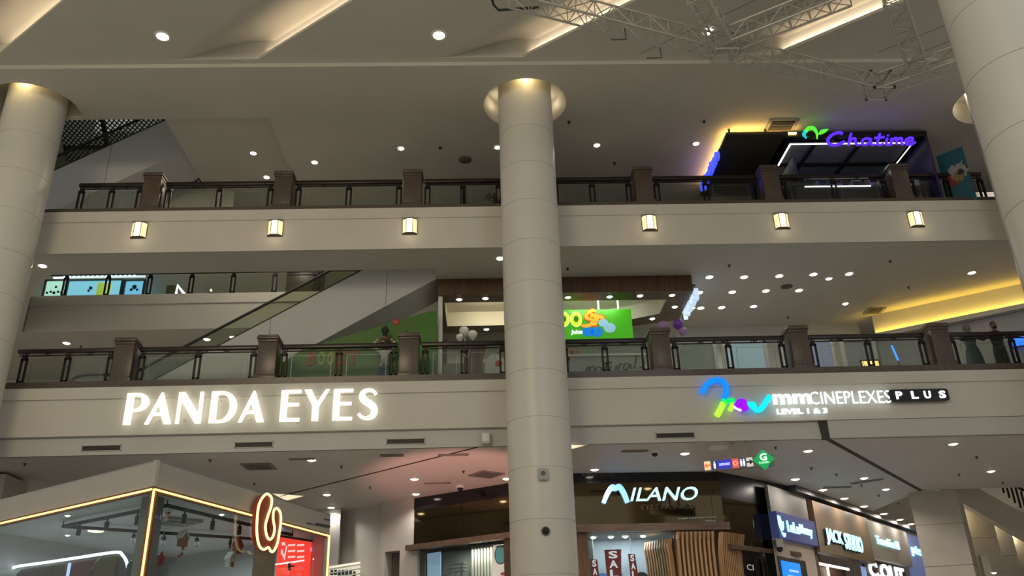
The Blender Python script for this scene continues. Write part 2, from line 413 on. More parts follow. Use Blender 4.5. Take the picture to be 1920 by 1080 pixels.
# --- saw-tooth atrium ceiling with lit coves
Z0 = 16.42; D2 = Vector((.793, -.609, 0)); N2 = Vector((.609, .793, 0)); PER = 6.85
LIPX = [-19.7, -12.98, -6.11, .79, 7.55, 14.4]        # where each lip meets Y = 18.24
YE = 18.0
prof = [(0, 0.0)] + [(t, 0.6*(3*((t-.0)/1.0)**2-2*((t-.0)/1.0)**3)) for t in (0, .1, .2, .3, .4, .5, .6, .7, .8, .9, 1.0)]
cove_led = emit('warm_cove_led', (1, .80, .57), 52)
b = MB(); rb = MB(); leds = []
for i in range(len(LIPX)-1):
    x0, x1 = LIPX[i], LIPX[i+1]; w = x1-x0
    rise = 2.35                                # width in x over which the panel bends up towards the next slot
    sec = [(x0, Z0)] + [(x1-rise+rise*t, Z0+h) for t, h in prof[1:]] + [(x1+.38, Z0+.6), (x1+.38, Z0+.04), (x1+.02, Z0+.04), (x1+.02, Z0+.08), (x1, Z0+.08), (x1, Z0)]
    far = []; near = []
    for x, z in sec:
        far.append(b.bm.verts.new((x+(18.24-YE)*1.302, YE, z)))
        near.append(b.bm.verts.new((x+(18.24-8)*1.302, 8.0, z)))
    rb.quad(*[Vector(v.co)-Vector((.004, 0, 0)) for v in (far[len(prof)], far[len(prof)+1], near[len(prof)+1], near[len(prof)])])
    for k in range(len(sec)-1):
        b.bm.faces.new((far[k], far[k+1], near[k+1], near[k]))
    for k in range(1, len(prof)):              # end wall of the recess
        if sec[k+1][1]-Z0 < 1e-4 and sec[k][1]-Z0 < 1e-4: continue
        p, q = sec[k], sec[k+1]; dx = (18.24-YE)*1.302
        b.bm.faces.new([b.bm.verts.new(v) for v in ((p[0]+dx, YE, Z0), (q[0]+dx, YE, Z0), (q[0]+dx, YE, q[1]), (p[0]+dx, YE, p[1]))])
    leds.append((x1, w))
b.quad((-24, YE, Z0), (28, YE, Z0), (28, 18.2, Z0), (-24, 18.2, Z0))
struct('trim_12', rb, mat('lightened_cove_paint', (.86, .83, .78), .5, .02), 'white upright faces of the glowing ceiling slots')  # faces coloured lighter than the ceiling to strengthen the slot glow
struct('ceiling', b, ceil_m, 'saw-tooth atrium ceiling of slanting panels with glowing slots')
names = ['far left corner', 'left of the middle', 'middle', 'right', 'far right']
for (x1, w), nm in zip(leds, names):
    t = thing('cove_light', f'warm light strip glowing in the {nm} slot of the atrium ceiling', 'light', (x1+3, 16, Z0+.04), 'cove lights of the atrium ceiling')
    p0 = Vector((x1+.08+(18.24-(YE-.12))*1.302, YE-.12, Z0+.08)); p1 = Vector((x1+.08+(18.24-8)*1.302, 8.0, Z0+.08))
    MB().bar(p0, p1, .02, .08).build('housing', trim_w, t)
    q = N2*.0115                               # the strip shines only towards the upright face of the slot
    MB().quad(p0+q+Vector((0, 0, -.03)), p1+q+Vector((0, 0, -.03)), p1+q+Vector((0, 0, .03)), p0+q+Vector((0, 0, .03))).build('led_strip', cove_led, t)
b = MB()                                       # fine seams in the panels on the right
for x in (4.2, 5.4, 10.6, 11.8, 12.9): b.bar((x, 17.9, Z0-.002), (x+6.5, 17.9-5.0, Z0-.002), .02, .006)
struct('trim_9', b, mat('panel_seam', (.2, .185, .165), .8))
# --- columns
def column(cx, cy, r, z1, zj, label):
    prof = [(r, 0)]
    for z in zj:
        prof += [(r, z-.009), (r-.012, z-.007), (r-.012, z+.007), (r, z+.009)]
    prof += [(r, z1)]
    return MB().lathe(prof, (cx, cy, 0), 72).build('column', cladm, kind='structure', label=label, angle=40)
zj = [.06+1.157*k for k in range(1, 14)]; zj = [4.69+1.158*k for k in range(-3, 10)]
for cx, nm in zip(CX, ('round cream column standing at the left edge', 'tall round cream column standing in the middle', 'round cream column hidden behind the big right one')):
    column(cx, CY, RC, ZC+.74, zj, nm)
    light('column_uplight', 'POINT', (cx+.0, CY-.97, ZC+.40), 11, (1, .74, .34), .06)
    light('column_uplight', 'POINT', (cx-.8, CY+.55, ZC+.5), 2.2 if cx < 10 else 7, (1, .82, .55), .05)
    light('column_uplight', 'POINT', (cx+.8, CY+.55, ZC+.5), 2.2, (1, .82, .55), .05)
column(8.42, 10.55, .80, Z0+.1, [.55+1.158*k for k in range(0, 14)], 'near round column cropped by the right edge')
# --- back walls
wallm = mat('gallery_wall_paint', (.58, .56, .52), .6, .03, .6)
struct('wall_back', MB().box(5.9, 13.0, 27.3, 27.5, 8.5, 12.33), wallm, 'pale wall behind the right half of the lower gallery')
struct('wall_back', MB().box(-24, 28, 34, 34.2, 13.6, 22), wallm)
struct('wall_back', MB().box(-24, 30, 46, 46.2, 0, 22), wallm)
struct('wall_back', MB().box(-24, -1.5, 31.5, 31.7, 8.5, 12.33), wallm, 'wall behind the escalator landing')
struct('wall_left', MB().prism([(-4.9, 29.1), (-24, 33), (-24, 33.3), (-4.9, 29.4)], 0, 6.8), mat('grey_wall_paint', (.40, .39, .375), .6, .04, .7), 'grey wall left of the shop front on the ground floor')
# ================================================================== balustrades, pillars, lanterns, ceiling fittings
PX = (-9.45, -5.73, -2.02, 4.68, 8.43, 12.28)
PN = ['leftmost', 'second from the left', 'just left of the middle column', 'just right of the middle column', 'second from the right', 'rightmost']
def pillar(x, zb, label, grp):
    t = thing('granite_pillar', label, 'pillar', (x, 21.5, zb), grp)
    MB().box(x-.25, x+.25, 21.24, 21.76, zb+.14, zb+1.05, .012).build('shaft', gran, t)
    MB().box(x-.285, x+.285, 21.2, 21.8, zb, zb+.14, .03).build('base', gran, t)
    b = MB(); b.box(x-.265, x+.265, 21.22, 21.78, zb+1.05, zb+1.12, .015); b.box(x-.29, x+.29, 21.19, 21.81, zb+1.12, zb+1.19, .02); b.box(x-.27, x+.27, 21.21, 21.79, zb+1.19, zb+1.235, .015)
    b.build('capstone', gran, t)
    return t
def post(x, zb, par, y=21.5):
    b = MB()
    for s in (-.065, .065): b.box(x+s-.024, x+s+.024, y-.03, y+.03, zb+.12, zb+.78)
    b.box(x-.085, x+.085, y-.03, y+.03, zb+.10, zb+.17); b.box(x-.085, x+.085, y-.03, y+.03, zb+.73, zb+.79)
    b.box(x-.05, x+.05, y-.04, y+.04, zb, zb+.10); b.box(x-.06, x+.06, y-.025, y+.025, zb+.79, zb+.86)
    return b.build('post', iron, par)
def bay(x0, x1, posts, zb, label, grp):
    t = thing('balustrade', label, 'balustrade', ((x0+x1)/2, 21.5, zb), grp); y = 21.5
    MB().box(x0, x1, y-.065, y+.065, zb+.92, zb+1.035, .025).build('handrail', rail_m, t)
    lr = MB().box(x0+.05, x1-.05, y-.018, y+.018, zb+.845, zb+.875).build('lower_rail', iron, t)
    for p in posts: post(p, zb, t)
    xs = []
    for a, c in zip(posts, posts[1:]):
        xs += [a, (a+c)/2]
    xs.append(posts[-1])
    for p in xs:
        b = MB()
        for s in (-.04, .04):
            b.tube([(p+s+.032*math.cos(a), y, zb+.905+.032*math.sin(a)) for a in [2*math.pi*k/10 for k in range(10)]], .012, 5, True)
        b.box(p-.01, p+.01, y-.01, y+.01, zb+.87, zb+.94); b.build('ring_ornament', iron, lr)
    for a, c in zip(posts, posts[1:]):
        gp = MB().box(a+.115, c-.115, y-.006, y+.006, zb+.03, zb+.80).build('glass_pane', glass_b, t)
        b = MB(); x0_, x1_ = a+.2, c-.2
        for q in ((x0_, x1_, zb+.715, zb+.73), (x0_, x0_+.015, zb+.06, zb+.715), (x1_-.015, x1_, zb+.06, zb+.715)): b.box(q[0], q[1], y-.009, y-.007, q[2], q[3])
        b.build('etched_border', etch, gp)
    return t
etch = glass('etched_glass', (.62, .64, .60), .12, .4)
LV = {'lower': 8.72, 'upper': 13.8}
for nm, zb in LV.items():
    for x, pn in zip(PX, PN):
        pillar(x, zb, f'brown granite pillar of the {nm} balustrade, {pn}', f'granite pillars of the {nm} balustrade')
    g = f'balustrade bays of the {nm} gallery'
    L = [(-12.3, -9.78, (-12.1, -10.98, -9.86)) if nm == 'lower' else (-11.62, -9.78, (-11.52, -10.66, -9.86)), None]
    x0, x1, ps = L[0]
    bay(x0, x1, ps, zb, f'glass and iron balustrade bay of the {nm} gallery beside the left column', g)
    bay(-9.14, -6.05, (-9.05, -7.59, -6.13), zb, f'glass and iron balustrade bay of the {nm} gallery between the two leftmost granite pillars', g)
    bay(-5.42, -2.34, (-5.33, -3.88, -2.43), zb, f'glass and iron balustrade bay of the {nm} gallery between second and third pillars from left', g)
    bay(-1.70, .55, (-1.6, -.57, .46), zb, f'short glass balustrade bay of the {nm} gallery ending left of the middle column', g)
    bay(2.02, 4.36, (2.12, 3.2, 4.27), zb, f'short glass balustrade bay of the {nm} gallery starting right of the middle column', g)
    bay(5.0, 8.1, (5.1, 6.55, 8.0), zb, f'glass and iron balustrade bay of the {nm} gallery between fourth and fifth pillars', g)
    bay(8.76, 11.95, (8.86, 10.36, 11.85), zb, f'glass and iron balustrade bay of the {nm} gallery between the two rightmost granite pillars', g)
    if nm == 'lower': bay(12.6, 16.2, (12.7, 14.35, 16.1), zb, 'glass and iron balustrade bay of the lower gallery where two people lean', g)
    else: bay(12.6, 14.86, (12.7, 13.75, 14.78), zb, 'glass and iron balustrade bay of the upper gallery ending at the right column', g)
# balustrade of the gallery behind the void
t = thing('balustrade', 'glass balustrade of the far gallery beyond the escalator void', 'balustrade', (-8, 26.9, 13.6))
MB().box(-15.0, -2.2, 26.85, 26.95, 14.62, 14.7, .015).build('handrail', rail_m, t)
MB().box(-15.0, -2.2, 26.885, 26.915, 14.5, 14.53).build('lower_rail', iron, t)
for k in range(9):
    x = -14.32+1.42*k; post(x, 13.62, t, 26.9)
    if k < 8: MB().box(x+.12, x+1.3, 26.894, 26.906, 13.65, 14.45).build('glass_pane', glass_b, t)
for x, nm in ((-6.35, 'left'),):
    MB().box(x-.5, x+.75, 27.0, 27.4, 13.6, 14.8, .015).build('granite_pier', gran, None, 'brown granite pier of the far gallery balustrade by the escalator', 'pier')
# --- lanterns
shade = emit('lantern_parchment', (1, .78, .40), .95, (.9, .8, .6)); shade_c = emit('lantern_bulb_glow', (1, .92, .66), 1.6)
def lantern(x, label):
    t = thing('wall_lantern', label, 'lamp', (x, 20.86, 12.76), 'wall lanterns on the upper gallery front')
    def arc(r, a0, a1, n=8): return [(x+r*math.sin(math.radians(a0+(a1-a0)*i/n)), 20.99-r*.72*math.cos(math.radians(a0+(a1-a0)*i/n))) for i in range(n+1)]
    for a0, a1, m in ((-88, -27, shade), (-25, 25, shade_c), (27, 88, shade)):
        o = arc(.20, a0, a1); i_ = arc(.19, a0, a1)
        MB().prism(o+i_[::-1], 12.78, 13.2).build('shade_panel', m, t)
    b = MB()
    for a in (-26, 26, -90, 90):
        p = arc(.205, a-1, a+1, 1); b.box(p[0][0]-.006, p[0][0]+.006, p[0][1]-.008, p[0][1]+.008, 12.76, 13.22)
    for z in (12.755, 13.2): b.prism(arc(.207, -90, 90)+[(x, 20.99)], z, z+.022)
    b.build('metal_frame', mat('dark_bronze', (.06, .045, .03), .4, .1, 8, .6), t)
    light('lantern_bulb', 'POINT', (x, 20.72, 12.72), 1.2, (1, .8, .5), .08)
for x, nm in zip(PX, ('leftmost', 'second from the left', 'third, just left of the middle column', 'fourth, just right of the middle column', 'second from the right', 'rightmost')):
    lantern(x-.02, f'glowing parchment lantern on the upper gallery front, {nm}')
# --- downlights
def mk_down(x, y, z, r, lm, label, grp):
    t = thing('downlight', label, 'light', (x, y, z), grp)
    MB().lathe([(r*.72, 0), (r*.8, -.018), (r*1.05, -.018), (r*1.1, 0)], (x, y, z), 20, False).build('trim_ring', trim_w, t)
    MB().lathe([(.002, -.045), (r*.35, -.04), (r*.6, -.026), (r*.74, -.006), (r*.74, 0)], (x, y, z), 20, False).build('lamp', lm, t)
    return t
protos = {}
def down(px, py, z, label, grp, r=.13, lm=None, xyz=None, watt=0, wc=(1, .88, .72), sp=2.6):
    p = xyz or atZ(px, py, z); k = (r, (lm or lamp_w).name)
    if watt and sp < 2: light('downlight_beam', 'AREA', (p[0], p[1], p[2]-.07), watt*.13, wc, .25)
    elif watt: light('downlight_beam', 'SPOT', (p[0], p[1], p[2]-.06), watt, wc, .06, (p[0], p[1], 0), spot=sp)
    if k not in protos:
        protos[k] = mk_down(p[0], p[1], p[2], r, lm or lamp_w, label, grp); return
    q = WL[protos[k].name]; dup(protos[k], Vector(p)-q, label, grp)
for i, (px, nm) in enumerate(((305, 'left'), (823, 'middle'), (1328, 'right, behind the truss'))):
    down(px, (68, 66, 58)[i], Z0, f'large bright downlight in the atrium ceiling, {nm}', 'atrium ceiling downlights', .19)
for i, (px, py) in enumerate(((475, 287), (500, 332), (590, 304), (752, 278), (933, 276), (1119, 272), (1305, 269))):
    down(px, py, 16.82 if i < 2 else ZC, f'round downlight in the ceiling over the upper gallery, {ORD[i]} from the left', 'upper gallery downlights', .12, watt=(240, 260, 30, 15, 15, 15, 15)[i])
for i, (px, py) in enumerate(((80, 498), (938, 484), (1822, 511))):
    down(px, py, 12.33, f'single downlight under the upper gallery beside the {("left column", "middle column", "right column")[i]}', 'lower gallery single downlights', .14, watt=45)
for row, pts in (('front row', ((1330, 519), (1395, 519), (1461, 517), (1525, 514), (1592, 513))), ('middle row', ((1311, 548), (1373, 547), (1436, 545), (1498, 544))), ('back row', ((1297, 577), (1314, 577), (1353, 576), (1413, 574)))):
    for i, (px, py) in enumerate(pts):
        down(px, py, 12.33, f'{ORD[i]} downlight from the left in the {row} of the ceiling cluster', 'downlight cluster of the lower gallery', .14, watt=22, wc=(1, .93, .82))
down(1554, 522, 12.33, 'yellowish odd downlight just behind the front row of the cluster', 'downlight cluster of the lower gallery', .12)
down(1585, 569, 12.33, 'lone downlight near the ceiling vent right of the cluster', 'downlight cluster of the lower gallery', .12)
for i, (px, py) in enumerate(((125, 643), (388, 636), (437, 632))):
    down(px, py, 12.33, f'downlight under the far gallery beyond the escalator, {ORD[i]} from the left', 'far gallery downlights', .15, watt=70)
GL = (('left of the optical shop', ((613, 927), (621, 951), (777, 898), (780, 926), (950, 897))), ('right of the middle column', ((1115, 880), (1284, 850), (1515, 845))),
      ('along the shop row', ((1491, 898), (1543, 918), (1583, 934), (1620, 949), (1657, 963), (1687, 974), (1708, 982))), ('beside the dark joint', ((1620, 896), (1661, 917), (1787, 832), (1858, 883))), ('over the glass kiosk', ((584, 862),)))
for nm, pts in GL:
    for i, (px, py) in enumerate(pts):
        down(px, py, 6.8, f'downlight in the ground floor ceiling {nm}, {ORD[i]} in its row', 'ground floor ceiling downlights', .15 if nm != 'along the shop row' else .17, watt=75 if (px, py) == (621, 951) else (150 if 'row' in nm else (190 if 'right of the middle' in nm else 130)), wc=(1, .90, .80), sp=1.7 if 'row' in nm else 2.6)
# --- sprinklers
def sprinkler(px, py, z, lab, grp, proto=[]):
    p = atZ(px, py, z)
    if proto:
        dup(proto[0], p-WL[proto[0].name], lab, grp); return
    b = MB().lathe([(.045, 0), (.045, -.012), (.014, -.014), (.014, -.05), (.035, -.055), (.035, -.062)], p, 12)
    o = b.build('sprinkler_head', mat('dark_brass', (.05, .04, .03), .4, .1, 9, .6), None, lab, 'sprinkler', grp)
    o.location = p; 
    for v in o.data.vertices: v.co.z -= .062
    WL[o.name] = p; proto.append(o)
for pts, z, nm in ((((1320, 227), (1067, 228), (825, 276), (1152, 305)), ZC, 'ceiling above the upper gallery'),
                   (((1367, 497), (1669, 489), (1703, 538), (1477, 594), (1064, 503), (152, 649), (410, 648)), 12.33, 'underside of the upper gallery'),
                   (((47, 869), (394, 862), (477, 906), (869, 883), (694, 913), (859, 913), (1454, 838), (1521, 877), (1568, 889), (1615, 909), (1647, 928), (1684, 943), (1831, 856), (1798, 889), (1880, 904), (640, 874)), 6.8, 'ground floor ceiling')):
    for p in pts: sprinkler(*p, z, f'small dark sprinkler head on the {nm}', f'sprinklers of the {nm}')
# --- vents and other ceiling fittings
grille_m = mat('dark_vent_grille', (.02, .018, .015), .5)
def slot_vent(p0, p1, z, label, y=21.1):
    t = thing('air_vent', label, 'vent', ((p0+p1)/2, y, z-.07), 'slot vents below the lower gallery front')
    MB().box(p0, p1, y-.012, y+.01, z-.065, z+.065).build('opening', grille_m, t)
    b = MB()
    for k in range(3): b.box(p0+.02, p1-.02, y-.022, y-.008, z-.045+.04*k, z-.035+.04*k)
    b.build('louvre', mat('vent_louvre', (.06, .052, .045), .5), t)
    b = MB()
    for a, c, d, e in ((p0-.015, p1+.015, z+.06, z+.078), (p0-.015, p1+.015, z-.078, z-.06), (p0-.015, p0+.005, z-.078, z+.078), (p1-.005, p1+.015, z-.078, z+.078)): b.box(a, c, y-.02, y+.01, d, e)
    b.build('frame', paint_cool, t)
for x0, x1, nm in ((-10.0, -9.06, 'leftmost'), (-6.26, -5.33, 'second from the left'), (-2.5, -1.56, 'left of the middle column'), (4.28, 5.25, 'right of the middle column')):
    slot_vent(x0, x1, 6.97, f'dark slot vent below the lower gallery front, {nm}')
b = MB().box(-.14, .09, 20.9, 21.1, 6.83, 7.12, .025)
t = thing('wall_speaker', 'white box speaker fixed below the lower gallery front beside the column', 'speaker', (0, 21, 6.83)); b.build('case', paint_cool, t)
MB().box(-.11, .06, 20.885, 20.9, 6.87, 7.08, .01).build('grille', white_p, t)
def ceil_vent(px, py, z, w, label, d=None, rot=0):
    p = atZ(px, py, z); t = thing('ceiling_vent', label, 'vent', p)
    R = Matrix.Rotation(rot, 3, 'Z'); d = d or w
    b = MB()
    for sx, sy, wx, wy in ((0, .5, w, .05), (0, -.5, w, .05), (.5, 0, .05, d), (-.5, 0, .05, d)):
        b.obox(p+R @ Vector((sx*w, sy*d, -.01)), (wx+.05, wy, .03), R)
    b.build('frame', mat('vent_frame', (.22, .2, .18), .5), t)
    b = MB(); k = -.42
    while k < .43: b.obox(p+R @ Vector((0, k*d, -.006)), (w*.96, .02, .03), R @ Matrix.Rotation(.6, 3, 'X')); k += .12
    b.build('slat', mat('vent_slat', (.12, .11, .10), .5), t)
    MB().obox(p+R @ Vector((0, 0, -.001)), (w*.96, d*.96, .006), R).build('duct_opening', black, t)
ceil_vent(1640, 582, 12.33, .5, 'square ceiling vent near the yellow cove on the lower gallery')
ceil_vent(485, 874, 6.8, .7, 'square ceiling vent above the glass kiosk')
ceil_vent(912, 889, 6.8, .7, 'square ceiling vent left of the middle column on the ground floor', rot=.6)
ceil_vent(1465, 235, ZC, .8, 'square ceiling vent above the tea kiosk canopy', d=.6)
ceil_vent(566, 860, 6.8, .55, 'narrow pale air slot in ceiling right of the kiosk roof peak', d=.1)
ceil_vent(850, 852, 6.8, .7, 'narrow slot vent left of the middle column', d=.12)
ceil_vent(735, 853, 6.8, .5, 'small round-edged vent among the pink-lit ceiling', d=.2)
ceil_vent(1190, 845, 6.8, .6, 'narrow slot vent above the optical shop sign', d=.12)
ceil_vent(1625, 902, 6.8, .9, 'long dark slot vent beside the dark joint', d=.14, rot=-.7)
ceil_vent(1570, 913, 6.8, .8, 'slim slot vent in the ceiling along the shop row', d=.14)
ceil_vent(820, 905, 6.8, .7, 'slim slot vent right of two downlights before the optical shop', d=.1)
MB().lathe([(.2, 0), (.2, -.03), (.13, -.06), (.06, -.065)], atZ(872, 299, ZC), 24).build('ceiling_speaker', mat('speaker_cloth', (.10, .09, .08), .8), None, 'round dark speaker in the ceiling left of the middle column', 'speaker')
MB().lathe([(.18, 0), (.18, -.02), (.1, -.05)], atZ(1475, 537, 12.33), 24).build('ceiling_speaker', mat('speaker_cloth', (.10, .09, .08), .8), None, 'round grey speaker among the downlight cluster', 'speaker')
def dome(p, r, label, hang=0):
    t = thing('security_camera', label, 'camera', p)
    MB().lathe([(r*1.15, 0), (r*1.15, -r*.5), (r, -r*.6)], p, 18).build('mount', white_p, t)
    MB().ball(Vector(p)-Vector((0, 0, r*.6)), r*.85, 14).build('dome', blackg, t)
dome(atZ(1227, 846, 6.8), .10, 'small dome camera under the ceiling above the optical shop sign')
dome(atZ(863, 911, 6.8), .11, 'dome camera by the ceiling edge left of the middle column')
MB().lathe([(.26, 0), (.25, -.05), (.14, -.1), (.02, -.11)], atZ(1346, 838, 6.8), 24).build('wifi_dome', white_p, None, 'pale round ceiling dome near the hanging direction sign', 'dome')
# fittings on the middle column
cz = atY(1018, 890, CY-.76); t = thing('column_speaker', 'small grey box fixed to the middle column', 'speaker', cz)
MB().box(cz.x-.11, cz.x+.11, CY-.86, CY-.74, cz.z-.13, cz.z+.13, .02).build('case', mat('grey_plastic', (.42, .42, .41), .5), t)
MB().tube([(cz.x, CY-.86, cz.z+.01), (cz.x, CY-.872, cz.z+.01)], .055, 16).build('cone', mat('dark_grey_plastic', (.12, .12, .12), .5), t)
cz = atY(1023, 996, CY-.76); t = thing('column_camera', 'round black camera fixed to the middle column below the grey box', 'camera', cz)
MB().tube([(cz.x, CY-.74, cz.z), (cz.x, CY-.80, cz.z)], .095, 20).build('mount', mat('dark_grey_plastic', (.12, .12, .12), .5), t)
MB().ball((cz.x, CY-.80, cz.z), .075, 16).build('lens', blackg, t)
# ================================================================== signs on the lower gallery front
FF = Frame((0, 20.95, 0), (1, 0, 0))          # u = world x, v = world z on the face of the gallery front
sign_w = emit('sign_warm_white', (1, .97, .82), 1.12); sign_c = emit('sign_cool_white', (.88, .97, 1), 1.05)
def arcpts(cx, cy, rx, ry, a0, a1, n=14): return [(cx+rx*math.cos(math.radians(a0+(a1-a0)*i/n)), cy+ry*math.sin(math.radians(a0+(a1-a0)*i/n))) for i in range(n+1)]
GLY = {
 'P': [[(0, 0), (.2, 0), (.2, .41)]+arcpts(.30, .705, .34, .295, -90, 90)+[(0, 1)], [(.2, .49)]+arcpts(.27, .70, .17, .21, -90, 90)+[(.2, .91)]],
 'A': [[(0, 0), (.11, 0), (.218, .27), (.4805, .27), (.575, 0), (.80, 0), (.45, 1), (.40, 1)], [(.254, .36), (.449, .36), (.358, .62)]],
 'N': [[(0, 0), (.1, 0), (.1, .72), (.59, 0), (.76, 0), (.76, 1), (.655, 1), (.655, .31), (.19, 1), (0, 1)]],
 'D': [[(0, 0), (.32, 0)]+arcpts(.34, .5, .48, .5, -90, 90)+[(0, 1)], [(.2, .09), (.29, .09)]+arcpts(.31, .5, .29, .41, -90, 90)+[(.2, .91)]],
 'E': [[(0, 0), (.6, 0), (.6, .1), (.2, .1), (.2, .48), (.56, .48), (.56, .58), (.2, .58), (.2, .9), (.6, .9), (.6, 1), (0, 1)]],
 'Y': [[(.29, 0), (.5, 0), (.5, .46), (.82, 1), (.70, 1), (.445, .6), (.23, 1), (0, 1), (.29, .48)]],
 'S': [stroke2d([(.53, .80), (.43, .92), (.28, .95), (.14, .87), (.12, .71), (.24, .58), (.42, .45), (.50, .27), (.42, .10), (.25, .05), (.11, .10), (.03, .2)], (.10, .10, .10, .15, .20, .22, .22, .20, .16, .10, .10, .10))]}
t = thing('shop_sign', 'glowing white capital letter shop sign on the lower gallery front, left half', 'sign', (-5.9, 20.9, 7.48))
for ch, px, w in zip('PANDAEYES', (231, 271, 329, 391.5, 446, 524, 567, 623, 670), (43, 50, 47, 50, 49, 37, 48, 37, 38)):
    x0 = atY(px, 797-(px-231)*.0155, 20.9).x; x1 = atY(px+w, 797-(px-231)*.0155, 20.9).x
    wd_ = max(p[0] for poly in GLY[ch] for p in poly); z0, hgt = 7.485, .815
    b = MB(); shape(b, [[(x0+p[0]/wd_*(x1-x0), z0+p[1]*hgt) for p in poly] for poly in GLY[ch]], FF, .05, .05)
    b.build('letter', sign_w, t)
b = MB()
for px in (245, 300, 345, 410, 470, 540, 593, 640, 690):
    for z in (7.6, 8.1):
        x = atY(px, 770, 20.9).x; b.tube([(x, 20.93, z), (x, 21.0, z)], .012, 6)
b.build('mounting_pin', steel, t)
def P2(px, py): p = atY(px, py, 20.93); return (p.x, p.z)
t = thing('cinema_logo', 'curling blue, green, purple and cyan glowing script logo on the lower gallery front', 'sign', (6.4, 20.9, 7.4))
cols = {'blue': (.0, .22, 1), 'green': (.0, .75, .12), 'lime': (.45, .9, .05), 'purple': (.28, .0, .9), 'cyan': (.0, .75, 1), 'white': (.9, .95, 1)}
for cn, r, pts in (('blue', .075, ((1315, 738), (1325, 722), (1340, 714), (1354, 717), (1361, 731), (1357, 751))), ('lime', .078, ((1355, 757), (1350, 768), (1343, 781))),
                   ('green', .07, ((1357, 751), (1354, 758), (1362, 754), (1371, 752), (1374, 757))), ('lime', .06, ((1373, 758), (1370, 766), (1367, 771))), ('white', .03, ((1372, 763), (1380, 768), (1388, 772))),
                   ('purple', .085, ((1377, 765), (1384, 757), (1392, 756), (1394, 764), (1399, 771))), ('purple', .07, ((1386, 768), (1392, 762), (1399, 770))), ('cyan', .07, ((1400, 756), (1404, 763), (1410, 759), (1415, 769), (1424, 769), (1433, 758), (1442, 744)))):
    q = [Vector((*P2(*p), 0)) for p in pts]; c = catmull(q, 6) if len(q) > 2 else q
    MB().tube([(p.x, 20.86-(.02 if cn in ('purple', 'white') else 0), p.y) for p in c], r, 12).build('tube_'+cn, emit('logo_'+cn, cols[cn], 1.0), t)
def box_px(a, b_): p = P2(*a); q = P2(*b_); return p[0], q[0], min(p[1], q[1]), max(p[1], q[1])
t = thing('cinema_sign', 'white lit cinema lettering beside the curling coloured logo', 'sign', (9, 20.9, 7.45))
x0, x1, z0, z1 = box_px((1450, 761), (1518, 738)); letters('mm', FF, x0, x1, 7.66, 7.93, sign_c, t, .05, .05, 0, .03)
x0, x1, z0, z1 = box_px((1519, 759), (1666, 735)); letters('CINEPLEXES', FF, x0, x1, 7.64, 7.97, sign_c, t, .05, .05, 0, -.012)
x0, x1, z0, z1 = box_px((1456, 778), (1549, 766)); letters('LEVEL 1 & 3', FF, x0, x1, 7.40, 7.54, sign_c, t, .05, .05, 0, .03)
t = thing('plus_badge', 'black rounded badge with four lit white letters on the lower gallery front', 'sign', (11, 20.9, 7.7))
x0, x1, z0, z1 = box_px((1668, 757), (1774, 734))
b = MB(); shape(b, [rrect(x0, x1, 7.66, 7.98, .07)], FF, .06, .05); b.build('plate', blackg, t)
for ch, px in zip('PLUS', (1677, 1706, 1730, 1758)):
    x = P2(px, 745)[0]; b = MB(); text(b, ch, FF, x, x+.17, 7.72, 7.92, .03, .11, 0, .03); b.build('letter', sign_c, t)
# ================================================================== escalators
clad = mat('escalator_cladding', (.56, .565, .57), .42, .03, .8)
def escalator(xa, za, x0, x1, y0, y1, label, land=True):
    """xa,za: a point of the line where glass meets cladding; x0..x1: built stretch"""
    k = .585; zl = lambda x: za+k*(x-xa)
    t = thing('escalator', label, 'escalator', ((x0+x1)/2, (y0+y1)/2, zl(x0)-1.6 if not land else 8.5))
    if land:
        poly = [(x0, 8.5), (x0, 8.86), (x0+1.4, 8.86), (xa-2.4, zl(xa-2.4)), (x1, zl(x1)), (x1, zl(x1)-1.62), (xa+(10.12-za)/k, 8.5)]
    else: poly = [(x0, zl(x0)), (x1, zl(x1)), (x1, zl(x1)-1.62), (x0, zl(x0)-1.62)]
    MB().slabpoly([(p[0], y0, p[1]) for p in poly], (0, y1-y0, 0)).build('truss_cladding', clad, t)
    b = MB()
    for xx in ((xa+1.3, xa+4.6) if land else (x0+3.0, x0+5.4)):
        b.slabpoly([(xx, y0-.002, zl(xx)-.02), (xx+.012, y0-.002, zl(xx)-.02), (xx+.012, y0-.002, zl(xx)-1.6), (xx, y0-.002, zl(xx)-1.6)], (0, .01, 0))
    b.build('panel_joint', joint_m, t)
    for y in (y0+.05, y1-.05):
        b = MB(); 
        gl = [(xa-2.4 if land else x0, 0), (x1, 0), (x1, .55), (xa-2.4 if land else x0, .55)]
        b.slabpoly([(g[0], y, zl(g[0])+g[1]) for g in gl], (0, .012, 0)); b.build('glass_balustrade', glass('escalator_glass', (.72, .76, .66), .05), t)
        if land: h = [(x0+.15, 8.9), (x0-.12, 9.15), (x0-.05, 9.42), (x0+.22, 9.55), (x0+.8, 9.56), (x0+1.4, 9.58), (xa-2.2, zl(xa-2.2)+.57), (xa-1, zl(xa-1)+.57), (x1, zl(x1)+.57)]
        else: h = [(x0, zl(x0)+.57), ((x0+x1)/2, zl((x0+x1)/2)+.57), (x1, zl(x1)+.57)]
        MB().tube([(p.x, y, p.y) for p in catmull([(q[0], q[1], 0) for q in h], 5)], .042, 8).build('handrail', black, t)
        b = MB(); xs = xa-2.4 if land else x0
        b.bar((xs, y-.055, zl(xs)), (x1, y-.055, zl(x1)), .02, .03); b.build('skirt_edge', black, t)
    return t
escalator(-7.49, 10.41, -11.5, -1.42, 23.0, 24.6, 'grey clad escalator rising to the right behind the lower balustrade')
escalator(-13.24, 16.32, -14.7, -8.2, 23.0, 24.6, 'grey clad escalator seen from below through the void at upper left', False)
